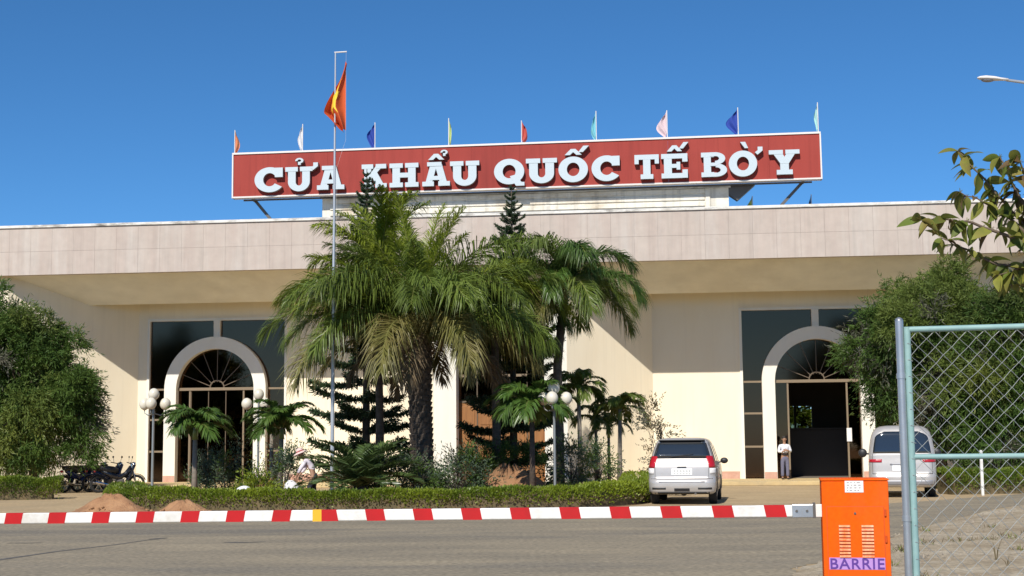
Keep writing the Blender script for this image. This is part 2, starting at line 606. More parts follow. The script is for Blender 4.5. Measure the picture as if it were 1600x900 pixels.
vv, ff = [], []
for i, (x, y) in enumerate(edge):
    for k in range(cols):
        q = (k / (cols - 1)) ** 1.4
        xx = x + 0.05 + q * 40
        yy = y + (0.12 * math.sin(i * 1.7) if k == 0 else 0)
        zz = 0.006 if k == 0 else 0.06 * min(1, k / 3) + bump_h(xx, yy) * min(1, k / 3) + 0.02
        vv.append((xx, yy, zz))
for i in range(len(edge) - 1):
    for k in range(cols - 1):
        ff.append((i * cols + k, i * cols + k + 1, (i + 1) * cols + k + 1, (i + 1) * cols + k))
mb.add(vv, ff)
tag(mb.build('dirt_verge', 'verge', smooth='all'), kind='structure')

# stones and dry litter on the verge
P = []
for i in range(1500):
    k = rs.randint(0, len(edge))
    x, y = edge[k]
    xx = x + 0.15 + abs(rs.normal()) * 2.4
    P.append((xx, y + rs.uniform(-1, 1), 0.075 + bump_h(xx, y)))
P = np.array(P)
tet = np.array([[0, 0, 1.0], [0.9, 0, -0.4], [-0.5, 0.8, -0.4], [-0.5, -0.8, -0.4], [0.3, 0.3, 0.5]])
F5 = [(0, 1, 4), (0, 4, 2), (4, 1, 2), (0, 2, 3), (0, 3, 1)]
sz = rs.uniform(0.008, 0.03, len(P)) * (1 + (rs.rand(len(P)) < 0.06) * 1.6)
T = []
for i in range(len(P)):
    a = rs.uniform(0, 6.28)
    c_, s_ = math.cos(a), math.sin(a)
    q = tet @ np.array([[c_, s_, 0], [-s_, c_, 0], [0, 0, 0.7]])
    q = q * sz[i] * rs.uniform(0.7, 1.3, 3) + P[i]
    for f in F5:
        T.append(q[list(f)])
tag(link('gravel', np_quads('gravel', np.array(T), 'stone')), 'loose stones scattered over the dirt verge', None, kind='stuff')

# dry grass tufts on the verge
tp, td = [], []
for i in range(70):
    k = rs.randint(4, len(edge) - 8)
    x, y = edge[k]
    cx, cy = x + rs.uniform(0.3, 6.5), y + rs.uniform(-1, 1)
    for j in range(rs.randint(10, 34)):
        tp.append((cx + rs.normal() * 0.08, cy + rs.normal() * 0.08, 0.05))
        td.append((rs.normal() * 0.7, rs.normal() * 0.7, 1))
tp, td = np.array(tp), np.array(td)
V = leaves(tp, td, rs.uniform(0.05, 0.16, len(tp)), 0.012, rs)
tag(link('dry_grass', np_quads('dry_grass', V, ['hedge_dry', 'hedge_leaf'], mi=(rs.rand(len(tp)) < 0.25) * 1)), 'tufts of dry grass on the dirt verge', None, kind='stuff')

# tar seams and patches in the road
road = bpy.data.objects['road']


def strip(name, pts, w, seed):
    rr = random.Random(seed)
    mb = MB()
    n = len(pts)
    vv = []
    for i, (x, y) in enumerate(pts):
        a = Vector(pts[min(i + 1, n - 1)]) - Vector(pts[max(i - 1, 0)])
        nn = Vector((-a.y, a.x)).normalized()
        ww = w * rr.uniform(0.5, 1.2) * (0.25 if i in (0, n - 1) else 1)
        vv += [(x + nn.x * ww, y + nn.y * ww, 0.008), (x - nn.x * ww, y - nn.y * ww, 0.008)]
    mb.add(vv, [(2 * i, 2 * i + 1, 2 * i + 3, 2 * i + 2) for i in range(n - 1)])
    o = mb.build(name, 'tar', road)
    return o


g = [gnd(x, y) for x, y in [(-60, 884), (0, 875), (90, 862), (180, 852), (225, 845), (262, 841)]]
strip('tar_seam', wob([(p.x, p.y) for p in g], 0.02, 5), 0.05, 6)
g = [gnd(x, y) for x, y in [(232, 843), (245, 842), (262, 841)]]
strip('tar_patch', [(p.x, p.y) for p in g], 0.13, 7)
g = [gnd(x, y) for x, y in [(350, 848), (365, 848), (390, 848), (415, 847)]]
strip('tar_patch', [(p.x, p.y) for p in g], 0.09, 8)
g = [gnd(x, y) for x, y in [(10, 849), (30, 849), (50, 849), (68, 848)]]
strip('tar_patch', [(p.x, p.y) for p in g], 0.07, 9)

# planted island soil
island = [(-10.6, 41), (-10.3, 37.2), (-7, 35.9), (-3.3, 35.3), (0.4, 35.5), (2.9, 37.0), (4.0, 40.0), (4.3, 44), (3.6, 48), (0, 49.6), (-6, 49.9), (-10, 48)]
pp = smooth_path(island + [island[0]], 6)[:-1]
sheet('planting_bed', pp, 0.012, 'soil')


# ================================================================== BUILDING
TH = R(6.4)
AX = -0.15          # axis of symmetry in building coordinates
bld = thing('terminal_building', 'wide cream terminal building with deep canopy and two tall arched glass entrances', 'building', (-0.5, 54.2, 0), -TH)


def B(u, v, z):
    """building -> world"""
    return Vector((-0.5 + u * math.cos(TH) + v * math.sin(TH), 54.2 - u * math.sin(TH) + v * math.cos(TH), z))


FZ0, FZ1 = 8.57, 10.48


def chain(pts, th, z0, z1, m, name='wall'):
    """wall segments along a plan polyline, mitred; front side is on the right hand of -v"""
    n = len(pts)
    P_ = [Vector(p) for p in pts]
    nor = []
    for i in range(n - 1):
        d = (P_[i + 1] - P_[i]).normalized()
        nor.append(Vector((-d.y, d.x)))
    off = []
    for i in range(n):
        if i == 0:
            q = nor[0]
        elif i == n - 1:
            q = nor[-1]
        else:
            q = (nor[i - 1] + nor[i])
            q = q / (q.dot(nor[i]))
        off.append(P_[i] + q * th)
    for i in range(n - 1):
        MB().prism([P_[i], P_[i + 1], off[i + 1], off[i]], z0, z1, 'xy').build(name, m, bld)


for s in (-1, 1):
    pts = [(2.65, 1.3), (5.95, 4.6), (9.51, 4.6)]
    pts2 = [(15.67, 4.6), (16.07, 4.6), (20.07, 0.6), (36, 0.6)]
    if s > 0:
        a = [(AX + x, v) for x, v in pts]
        b = [(AX + x, v) for x, v in pts2]
    else:
        a = [(AX - x, v) for x, v in pts][::-1]
        b = [(AX - x, v) for x, v in pts2][::-1]
    chain(a, 0.3, 0.0, 8.9, 'wall')
    chain(b, 0.3, 0.0, 8.9, 'wall')
    x0, x1 = sorted((AX + s * 1.75, AX + s * 2.648))
    MB().box(x0, x1, 1.297, 2.1, 0, 8.9).build('pier', 'wall_white', bld)
    x0, x1 = sorted((AX + s * 9.513, AX + s * 15.667))
    MB().box(x0, x1, 4.6, 4.9, 7.12, 8.9).build('wall', 'wall', bld)
    # pinkish base course
    x0, x1 = sorted((AX + s * 5.98, AX + s * 9.40))
    MB().box(x0, x1, 4.585, 4.6, 0.15, 0.45).build('skirting', 'skirting', bld)


def arc(cx, cz, r, a0, a1, n):
    return [(cx + r * math.cos(a0 + (a1 - a0) * i / n), cz + r * math.sin(a0 + (a1 - a0) * i / n)) for i in range(n + 1)]


SPR, RO, RI, HG, GT = 4.08, 2.22, 1.70, 3.08, 7.12
for s in (-1, 1):
    c = AX + s * 12.59
    # white outer frame of the glazed bay
    fr = MB().prism([(c - HG, 0.15), (c - HG + 0.11, 0.15), (c - HG + 0.11, GT - 0.11), (c + HG - 0.11, GT - 0.11), (c + HG - 0.11, 0.15), (c + HG, 0.15), (c + HG, GT), (c - HG, GT)], 4.55, 4.86)
    fr.build('glazing_frame', 'wall_white', bld)
    # arch
    poly = [(c + RO, 0.15)] + arc(c, SPR, RO, 0, PI, 40) + [(c - RO, 0.15), (c - RI, 0.15)] + arc(c, SPR, RI, PI, 0, 40) + [(c + RI, 0.15)]
    arch = MB().prism(poly, 4.35, 4.95).build('arch', 'wall_white', bld)
    for q in (-1, 1):
        x0, x1 = sorted((c + q * (RI + 0.01), c + q * (RO - 0.01)))
        MB().box(x0, x1, 4.336, 4.35, 0.15, 0.42).build('skirting', 'skirting', arch)
    # short post above the arch
    MB().box(c - 0.14, c + 0.14, 4.52, 4.88, SPR + RO - 0.01, GT - 0.11).build('mullion', 'wall_white', bld)
    # glass beside the arch
    for q in (-1, 1):
        e0, e1 = c + q * RO, c + q * (HG - 0.11)
        x0, x1 = sorted((e0, e1))
        zs = [0.15, 1.44, 2.79, 4.08]
        for i in range(3):
            MB().box(x0, x1, 4.70, 4.712, zs[i] + 0.04, zs[i + 1] - 0.04).build('pane', 'glass_smoke', bld)
            MB().box(x0, x1, 4.655, 4.76, zs[i + 1] - 0.04, zs[i + 1] + 0.04).build('glazing_bar', 'frame', bld)
        aa = arc(c, SPR, RO, 0, PI / 2, 24) if q > 0 else arc(c, SPR, RO, PI, PI / 2, 24)
        aa = [p for p in aa if p[1] > SPR + 0.05 and abs(p[0] - c) > 0.14]
        poly = [(e1, SPR + 0.05)] + [(e0 - q * 0.001, SPR + 0.05)] + aa + [(c + q * 0.14, SPR + RO), (c + q * 0.14, GT - 0.112), (e1, GT - 0.112)]
        MB().prism(poly, 4.70, 4.712).build('pane', 'glass_smoke', bld)
    # fan light
    MB().box(c - RI, c + RI, 4.60, 4.74, SPR - 0.06, SPR + 0.06).build('transom', 'frame', bld)
    nf = 8
    for i in range(nf):
        a0, a1 = PI * i / nf, PI * (i + 1) / nf
        poly = [(c, SPR + 0.06)] + [(x, max(z, SPR + 0.06)) for x, z in arc(c, SPR, RI - 0.001, a0, a1, 6)]
        MB().prism(poly, 4.70, 4.712).build('pane', 'glass_smoke' if s > 0 else 'glass_dark', bld)
        if i:
            d = Vector((math.cos(a0), 0, math.sin(a0)))
            p0 = Vector((c, 4.68, SPR))
            MB().bar(p0 + d * 0.3, p0 + d * (RI - 0.004), 0.02, 0.03).build('spoke', 'frame_dark', bld)
    MB().prism(arc(c, SPR + 0.06, 0.33, 0, PI, 12) + arc(c, SPR + 0.06, 0.28, PI, 0, 12), 4.655, 4.695).build('fan_hub', 'frame_dark', bld)
    # door frames
    for dx in (-1.18, 1.18):
        MB().box(c + dx - 0.035, c + dx + 0.035, 4.63, 4.73, 0.15, SPR - 0.06).build('mullion', 'frame', bld)
    for (a_, b_) in ((-RI, -1.215), (1.215, RI)):
        MB().box(c + a_, c + b_, 4.70, 4.712, 0.15, SPR - 0.06).build('pane', 'glass_dark', bld)
    if s < 0:
        for k in range(3):
            x0 = c - 1.145 + k * 0.7633
            d = MB().box(x0 + 0.03, x0 + 0.733, 4.70, 4.712, 0.2, SPR - 0.1).build('door_pane', 'glass_dark', bld)
            MB().box(x0, x0 + 0.03, 4.66, 4.73, 0.15, SPR - 0.06).build('frame', 'frame_dark', d)
    else:
        nb = MB().box(c + 1.12, c + 1.32, 4.58, 4.625, 1.62, 2.16).build('notice_box', 'sticker', bld)

# central entrance: timber doors under dark glass
MB().box(AX - 1.75, AX + 1.75, 1.96, 2.06, 3.28, 3.36).build('transom', 'frame_dark', bld)
MB().box(AX - 1.75, AX + 1.75, 1.92, 2.06, 4.30, 4.40).build('transom', 'frame', bld)
for x0, x1 in ((-1.75, -1.02), (-0.98, -0.02), (0.02, 0.98), (1.02, 1.75)):
    MB().box(AX + x0, AX + x1, 2.0, 2.012, 3.36, 4.30).build('pane', 'glass_dark', bld)
    MB().box(AX + x0, AX + x1, 2.0, 2.012, 4.40, 8.8).build('pane', 'glass_dark', bld)
    dl = MB().box(AX + x0, AX + x1, 1.98, 2.04, 0.16, 3.28).build('door_leaf', 'wood', bld)
    for z0, z1 in ((0.4, 1.3), (1.45, 2.25), (2.4, 3.15)):
        MB().box(AX + x0 + 0.1, AX + x1 - 0.1, 1.955, 1.98, z0, z1).build('panel', 'wood', dl, bevel=0.012)
for x in (-1.0, 0.0, 1.0):
    MB().box(AX + x - 0.02, AX + x + 0.02, 1.94, 2.05, 0.16, 8.8).build('mullion', 'frame_dark', bld)

# platform (one step), laid in pieces that leave room for the walls
MB().prism([(AX - 20, 0.2), (AX + 20, 0.2), (AX + 16, 4.3), (AX + 16, 5.2), (AX - 16, 5.2), (AX - 16, 4.3)], 0.0, 0.15, 'xy').build('platform', 'platform', bld, bevel=0.02)
# hall behind the glass
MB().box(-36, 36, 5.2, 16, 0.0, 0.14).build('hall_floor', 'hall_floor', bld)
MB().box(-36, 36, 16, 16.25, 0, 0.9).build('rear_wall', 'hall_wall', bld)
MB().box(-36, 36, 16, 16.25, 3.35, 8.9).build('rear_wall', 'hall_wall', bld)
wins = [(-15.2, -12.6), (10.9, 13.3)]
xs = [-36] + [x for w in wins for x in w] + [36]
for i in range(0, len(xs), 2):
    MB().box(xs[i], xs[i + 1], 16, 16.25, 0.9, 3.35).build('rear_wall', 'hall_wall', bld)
for a_, b_ in wins:
    k = 3
    for i in range(k):
        w_ = (b_ - a_) / k
        p_ = MB().box(a_ + i * w_ + 0.05, a_ + (i + 1) * w_ - 0.05, 16.1, 16.112, 0.95, 3.3).build('rear_pane', 'glass_clear', bld)
        MB().box(a_ + i * w_ - 0.05, a_ + i * w_ + 0.05, 16.05, 16.16, 0.9, 3.35).build('frame', 'frame_dark', p_)
for x in (-36.3, 36):
    MB().box(x, x + 0.3, 0.95, 16, 0, 8.9).build('side_wall', 'wall', bld)

# canopy: sloping soffit with a lip, flat ceiling behind
MB().prism([(0.42, 8.72), (3.0, 7.62), (3.12, 7.62), (3.12, 8.35), (4.58, 8.35), (4.58, 8.898), (0.42, 8.898)], -36, 36, 'yz').build('soffit', 'soffit', bld)
MB().box(-36, 36, 0.42, 16.25, 8.9, 10.1).build('roof_slab', 'roof', bld)
MB().box(-36, 36, 0.04, 0.42, FZ0 + 0.02, FZ1 - 0.02).build('fascia_core', 'grout', bld)
cw = 0.9
ncol = 50
u0 = AX - 22.5
tm = {}
for r_, (z0, z1) in enumerate(((FZ0, FZ0 + 0.945), (FZ0 + 0.951, FZ1))):
    tm[r_] = MB().box(0.0025, cw - 0.0025, 0.0, 0.04, 0, z1 - z0).mesh('fascia_tile', 'fascia_tile')
    for k in range(ncol):
        o = link('fascia_tile', tm[r_], bld, (u0 + k * cw, random.uniform(-0.0015, 0.0015), z0))
for a_, b_ in ((-36, u0 - 0.005), (u0 + ncol * cw + 0.005, 36)):
    MB().box(a_, b_, 0.0, 0.04, FZ0, FZ1).build('fascia_panel', 'fascia_tile', bld)
MB().box(-36.05, 36.05, -0.06, 0.5, FZ1 + 0.002, FZ1 + 0.115).build('coping', 'coping', bld, bevel=0.015)
# white plinth under the sign
MB().box(-7.23, 8.92, 0.85, 3.2, 10.1, 11.56).build('sign_plinth', 'block_white', bld)
for z in (10.78, 11.02, 11.28):
    MB().box(-6.9, 8.0, 0.80, 0.85, z, z + 0.17).build('band', 'block_white', bld, bevel=0.01)
MB().box(-7.3, 9.0, 0.76, 0.85, 11.475, 11.555).build('band', 'coping', bld)
MB().box(8.02, 8.2, 0.79, 0.85, 10.62, 11.46).build('band', 'block_white', bld)


# ================================================================== ROOFTOP SIGN
SU0, SU1, SZ0, SZ1 = -10.70, 12.45, 11.62, 13.33
sign = thing('rooftop_sign', 'long red rooftop sign board with raised white slab letters', 'sign', B(0, 0, 0), -TH)
sign.rotation_euler = (0, -R(0.22), -TH)
npan = 12
for k in range(npan):
    w_ = (SU1 - SU0) / npan
    MB().box(SU0 + k * w_ + 0.002, SU0 + (k + 1) * w_ - 0.002, 0.30, 0.62, SZ0, SZ1).build('board_panel', 'sign_red', sign)
MB().box(SU0 - 0.05, SU1 + 0.05, 0.26, 0.66, SZ1 + 0.001, SZ1 + 0.075).build('trim', 'sign_trim', sign)
MB().box(SU0 - 0.05, SU1 + 0.05, 0.27, 0.65, SZ0 - 0.06, SZ0 - 0.001).build('trim', 'sign_trim', sign)
for x in (SU0 - 0.055, SU1 + 0.001):
    MB().box(x, x + 0.055, 0.262, 0.655, SZ0 - 0.06, SZ1).build('trim', 'sign_trim', sign)
for x in np.linspace(SU0 + 0.5, SU1 - 0.5, 12):
    MB().bar((x, 0.64, SZ0 - 0.02), (x, 0.64, SZ1 - 0.05), 0.05, 0.04).build('back_rib', 'steel_dark', sign)
MB().box(SU0 + 0.3, SU1 - 0.3, 0.70, 0.76, SZ0 - 0.12, SZ0 - 0.06).build('back_rail', 'steel_dark', sign)
for (a_, b_) in (((-10.02, 1.0, 11.58), (-8.8, 1.0, 10.1)), ((11.83, 1.0, 11.6), (10.4, 1.0, 10.1))):
    MB().bar(a_, b_, 0.11, 0.11).build('strut', 'steel_dark', sign)
    MB().bar((a_[0], 0.66, a_[2] - 0.02), (a_[0], 1.1, a_[2] - 0.02), 0.09, 0.09).build('strut', 'steel_dark', sign)
# dark gusset under the board at the end of the plinth
MB().prism([(8.95, 11.55), (10.0, 11.55), (9.3, 10.95), (8.95, 11.2)], 0.9, 1.3).build('gusset', 'steel_dark', sign)


class Letter:
    """slab letter drawn from prisms in the board plane, each piece a hair deeper than the last"""

    def __init__(s, x0, z0, w, h):
        s.x0, s.z0, s.w, s.h, s.k = x0, z0, w, h, 0
        s.mb = MB()

    def p(s, x, y):
        return (s.x0 + x * s.w, s.z0 + y * s.h)

    def poly(s, pts):
        s.k += 1
        y0 = 0.10 - 0.003 * s.k
        q = [s.p(*a) for a in pts]
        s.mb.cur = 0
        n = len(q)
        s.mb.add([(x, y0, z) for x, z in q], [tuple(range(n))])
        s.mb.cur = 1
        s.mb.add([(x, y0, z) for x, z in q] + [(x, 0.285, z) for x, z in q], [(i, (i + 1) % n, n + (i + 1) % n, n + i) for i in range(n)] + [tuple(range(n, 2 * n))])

    def rect(s, x0, y0, x1, y1):
        s.poly([(x0, y0), (x1, y0), (x1, y1), (x0, y1)])

    def ring(s, cx, cy, rx, ry, tx, ty, a0, a1, n=28):
        out = [(cx + rx * math.cos(a0 + (a1 - a0) * i / n), cy + ry * math.sin(a0 + (a1 - a0) * i / n)) for i in range(n + 1)]
        inn = [(cx + (rx - tx) * math.cos(a0 + (a1 - a0) * i / n), cy + (ry - ty) * math.sin(a0 + (a1 - a0) * i / n)) for i in range(n + 1)]
        if abs(a1 - a0) > 6.2:
            h = n // 2
            s.poly(out[:h + 1] + inn[:h + 1][::-1])
            s.k -= 1
            s.poly(out[h:] + inn[h:][::-1])
        else:
            s.poly(out + inn[::-1])

    def diag(s, x0, x1, t, y0=0.0, y1=1.0):
        s.poly([(x0 - t / 2, y0), (x0 + t / 2, y0), (x1 + t / 2, y1), (x1 - t / 2, y1)])

    def done(s, name, parent):
        mb = s.mb
        o = mb.build(name, ['letter_face', 'letter_side'], parent, fix=False)
        return o


def draw(L, ch):
    S = 0.19
    if ch == 'C':
        L.ring(0.52, 0.5, 0.52, 0.53, 0.30, 0.25, R(36), R(324), 36)
        L.rect(0.70, 0.60, 0.97, 1.0)
    elif ch == 'U':
        L.rect(0.10, 0.36, 0.38, 1.0)
        L.rect(0.62, 0.36, 0.90, 1.0)
        L.ring(0.5, 0.38, 0.40, 0.41, 0.28, 0.24, PI, 2 * PI)
        L.rect(0.0, 1 - S, 0.46, 1.0)
        L.rect(0.54, 1 - S, 1.0, 1.0)
    elif ch == 'A':
        L.diag(0.20, 0.44, 0.24, 0, 1.0)
        L.diag(0.80, 0.56, 0.26, 0, 1.0)
        L.rect(0.28, 0.25, 0.72, 0.42)
        L.rect(0.0, 0, 0.42, S)
        L.rect(0.58, 0, 1.0, S)
        L.rect(0.18, 1 - S * 0.9, 0.70, 1.0)
    elif ch == 'K':
        L.rect(0.10, 0, 0.38, 1)
        L.rect(0.0, 0, 0.46, S)
        L.rect(0.0, 1 - S, 0.46, 1)
        L.poly([(0.36, 0.36), (0.36, 0.62), (0.62, 1.0), (0.92, 1.0)])
        L.poly([(0.40, 0.52), (0.60, 0.68), (0.95, 0.0), (0.62, 0.0)])
        L.rect(0.56, 1 - S, 0.98, 1)
        L.rect(0.54, 0, 1.0, S)
    elif ch == 'H':
        L.rect(0.10, 0, 0.36, 1)
        L.rect(0.64, 0, 0.90, 1)
        L.rect(0.34, 0.40, 0.66, 0.60)
        for x in (0.0, 0.54):
            L.rect(x, 0, x + 0.46, S)
            L.k -= 1
            L.rect(x, 1 - S, x + 0.46, 1)
    elif ch == 'Q':
        L.ring(0.5, 0.5, 0.5, 0.53, 0.285, 0.25, 0, 2 * PI, 40)
        L.poly([(0.52, 0.30), (0.70, 0.36), (0.98, -0.06), (0.72, -0.10)])
        L.rect(0.72, -0.10, 1.0, 0.05)
    elif ch == 'O':
        L.ring(0.5, 0.5, 0.5, 0.53, 0.285, 0.25, 0, 2 * PI, 40)
    elif ch == 'T':
        L.rect(0.35, 0, 0.65, 1)
        L.rect(0.0, 0.80, 1.0, 1.0)
        L.rect(0.0, 0.62, 0.17, 0.9)
        L.k -= 1
        L.rect(0.83, 0.62, 1.0, 0.9)
        L.rect(0.24, 0, 0.76, S)
    elif ch == 'E':
        L.rect(0.10, 0, 0.40, 1)
        L.rect(0.0, 0.0, 0.96, 0.2)
        L.k -= 1
        L.rect(0.0, 0.8, 0.96, 1.0)
        L.rect(0.34, 0.42, 0.66, 0.58)
        L.rect(0.80, 0.0, 1.0, 0.34)
        L.k -= 1
        L.rect(0.80, 0.66, 1.0, 1.0)
        L.rect(0.58, 0.34, 0.72, 0.66)
    elif ch == 'B':
        L.rect(0.10, 0, 0.38, 1)
        L.rect(0.0, 0, 0.5, S)
        L.k -= 1
        L.rect(0.0, 1 - S, 0.5, 1)
        L.ring(0.56, 0.27, 0.44, 0.27, 0.25, 0.155, -PI / 2, PI / 2)
        L.ring(0.54, 0.745, 0.40, 0.255, 0.24, 0.155, -PI / 2, PI / 2)
        L.rect(0.34, 0.0, 0.60, 0.165)
        L.k -= 1
        L.rect(0.34, 0.84, 0.60, 1.0)
        L.rect(0.34, 0.44, 0.62, 0.575)
    elif ch == 'Y':
        L.rect(0.36, 0, 0.64, 0.5)
        L.poly([(0.36, 0.46), (0.62, 0.46), (0.38, 1.0), (0.06, 1.0)])
        L.poly([(0.38, 0.44), (0.64, 0.44), (0.94, 1.0), (0.64, 1.0)])
        L.rect(0.24, 0, 0.76, S)
        L.rect(0.0, 1 - S * 0.9, 0.46, 1)
        L.k -= 1
        L.rect(0.54, 1 - S * 0.9, 1.0, 1)


def accent(kind, x0, z0, w, h, parent):
    L = Letter(x0, z0, w, h)
    L.k = 9
    if kind == 'hook':
        L.ring(0.52, 1.26, 0.15, 0.115, 0.085, 0.065, R(-75), R(190), 18)
        L.rect(0.47, 1.08, 0.57, 1.21)
    elif kind == 'horn':
        L.poly([(0.93, 0.94), (1.02, 0.84), (1.20, 1.0), (1.20, 1.16), (1.03, 1.16), (1.03, 1.02)])
    elif kind == 'circ':
        L.poly([(0.22, 1.09), (0.40, 1.09), (0.52, 1.22), (0.52, 1.34), (0.43, 1.34)])
        L.poly([(0.80, 1.09), (0.62, 1.09), (0.50, 1.22), (0.50, 1.34), (0.59, 1.34)])
    elif kind == 'acute':
        L.poly([(0.68, 1.20), (0.84, 1.20), (1.05, 1.46), (0.86, 1.46)])
    elif kind == 'hook_high':
        L.ring(0.80, 1.40, 0.13, 0.10, 0.075, 0.055, R(-75), R(190), 18)
        L.rect(0.76, 1.24, 0.85, 1.36)
    elif kind == 'grave':
        L.poly([(0.42, 1.38), (0.60, 1.38), (0.70, 1.12), (0.58, 1.12)])
    return L.done('diacritic', parent)


LET = [('C', -9.77, -8.58, ''), ('U', -8.51, -7.40, 'hook horn'), ('A', -7.22, -6.11, ''), ('K', -5.41, -4.40, ''), ('H', -4.29, -3.13, ''), ('A', -2.98, -1.88, 'circ hook_high'),
       ('U', -1.87, -0.71, ''), ('Q', -0.13, 1.06, ''), ('U', 1.13, 2.35, ''), ('O', 2.40, 3.55, 'circ acute'), ('C', 3.69, 4.82, ''), ('T', 5.36, 6.30, ''), ('E', 6.39, 7.40, 'circ acute'),
       ('B', 7.92, 8.90, ''), ('O', 8.97, 10.05, 'grave horn'), ('Y', 10.50, 11.66, '')]
for ch, a_, b_, acc in LET:
    z0, z1 = 11.75, 12.705
    L = Letter(a_, z0, b_ - a_, z1 - z0)
    draw(L, ch)
    o = L.done('letter', sign)
    for k in acc.split():
        accent(k, a_, z0, b_ - a_, z1 - z0, o)


# pennants on the sign
def pennant(name, label, col, pos, h, wid, side, seed, polecol='sign_trim'):
    rr = random.Random(seed)
    t = thing(name, label, 'pennant', pos, -TH, 'small pennants on the roof')
    MB().tube([(0, 0, 0), (0, 0, h)], 0.018, 6).build('pole', polecol, t, smooth=True)
    # limp cloth: folded strip hanging beside its pole
    nz, nx = 12, 9
    vv = []
    for i in range(nz + 1):
        q = i / nz
        prof = (math.sin(PI * min(1, q * 1.1) ** 0.8) * 0.75 + 0.22) * wid
        for k in range(nx + 1):
            s_ = k / nx
            x = side * (0.02 + s_ * prof * (1 + 0.12 * math.sin(7 * q + seed)))
            y = 0.07 * math.sin(s_ * 9 + q * 3 + seed) * (0.3 + s_)
            z = h * 0.97 - q * h * 0.80 - s_ * 0.26 * h * (0.5 + 0.5 * math.sin(q * 2 + 0.4))
            vv.append((x, y, z))
    mb = MB().add(vv, [(i * (nx + 1) + k, i * (nx + 1) + k + 1, (i + 1) * (nx + 1) + k + 1, (i + 1) * (nx + 1) + k) for i in range(nz) for k in range(nx)])
    mb.build('cloth', 'pennant_' + col, t, smooth='all', fix=False)
    return t


PEN = [('orange', -10.85, 'faded orange pennant at the left end of the red sign', 0.16, 1), ('white', -7.97, 'narrow white pennant above the first word of the sign', 0.17, -1),
       ('blue', -5.01, 'deep blue pennant standing right of the big flag', 0.30, -1), ('lime', -2.03, 'pale lime pennant above the second word of the sign', 0.12, 1),
       ('red', 0.88, 'red pennant at the middle of the sign', 0.24, 1), ('cyan', 3.83, 'cyan pennant between the red and the pink pennant', 0.20, -1),
       ('rose', 6.60, 'pale pink pennant above the sign', 0.38, -1), ('blue', 9.34, 'wide blue pennant second from the right end of the sign', 0.42, -1),
       ('aqua', 12.39, 'slim pale aqua pennant at the right end of the sign', 0.14, -1)]
HT = [1.05, 1.13, 1.08, 1.14, 0.93, 1.2, 1.12, 1.12, 1.2]
for i, (c_, u_, lb, w_, sd_) in enumerate(PEN):
    z = SZ1 + 0.075 + (u_) * math.tan(R(0.22))
    o = pennant('pennant', lb, c_, B(u_, 0.5, z), HT[i], w_, sd_, 11 + i)
    if i == 0:
        o.location = B(-10.79, 0.55, SZ1 - 0.1)
        o.location.z = SZ1 - 0.02
pennant('pennant', 'yellow green pennant under the right overhang of the sign', 'yellow', B(9.87, 1.6, 10.1), 1.15, 0.3, -1, 31)
pennant('pennant', 'small dark navy pennant behind the parapet right of the sign strut', 'navy', B(12.15, 1.6, 10.1), 1.15, 0.14, -1, 33)


# ================================================================== FLAGPOLE
fp = base(519, 40.0)
fl = thing('flagpole', 'tall thin grey flagpole rising from the hedge in front of the palms', 'flagpole', fp)
ztop = at(523, 82, 40).z
MB().tube([(0, 0, 0), (0, 0, 4), (0.02, 0, 8.5), (0.03, 0, ztop)], [0.062, 0.05, 0.036, 0.022], 10).build('pole', 'pole_grey', fl, smooth=True)
MB().lathe([(0.11, 0), (0.11, 0.05), (0.075, 0.06), (0.07, 0.3)], 12).build('base_collar', 'pole_grey', fl, smooth=True)
MB().tube([(0.0, 0, ztop), (0.36, 0, ztop + 0.02)], 0.02, 6).build('top_arm', 'sign_trim', fl, smooth=True)
MB().tube([(0.34, 0, ztop), (0.34, 0, ztop - 2.6), (0.10, -0.07, ztop - 3.4), (0.05, -0.08, 1.4)], 0.0022, 4).build('halyard', 'sign_trim', fl)
flag_o = Vector((fp.x + 0.335, fp.y, 0))
fz1, fz0 = at(538, 96, 40).z, at(538, 207, 40).z


def flag_pt(s_, t_):
    """s along the fly, t down the hoist -> limp folded cloth"""
    H = fz1 - fz0
    ext = 0.60 * math.sin(PI * min(1.0, t_ / 0.66) / 2) ** 1.5 if t_ < 0.66 else 0.60 * (1 - 0.80 * ((t_ - 0.66) / 0.34) ** 0.8)
    fold = math.sin(s_ * 15 + t_ * 2.2)
    x = -ext * (s_ ** 0.8) + 0.03 * fold * s_
    y = 0.30 * math.sin(s_ * 8.5 + 0.6 + t_ * 1.2) * (0.25 + 0.75 * s_) * min(1, 0.25 + t_)
    z = fz1 - t_ * H * (0.96) - 0.10 * H * s_ * math.sin(t_ * PI) - 0.04 * s_
    return Vector((x, y, z))


mb = MB()
ns, nt = 40, 24
mb.add([flag_pt(k / ns, i / nt) for i in range(nt + 1) for k in range(ns + 1)],
       [(i * (ns + 1) + k, i * (ns + 1) + k + 1, (i + 1) * (ns + 1) + k + 1, (i + 1) * (ns + 1) + k) for i in range(nt) for k in range(ns)])
flag = thing('national_flag', 'limp red flag with a yellow star hanging from the flagpole', 'flag', flag_o)
mb.build('cloth', 'flag_red', flag, smooth='all', fix=False)
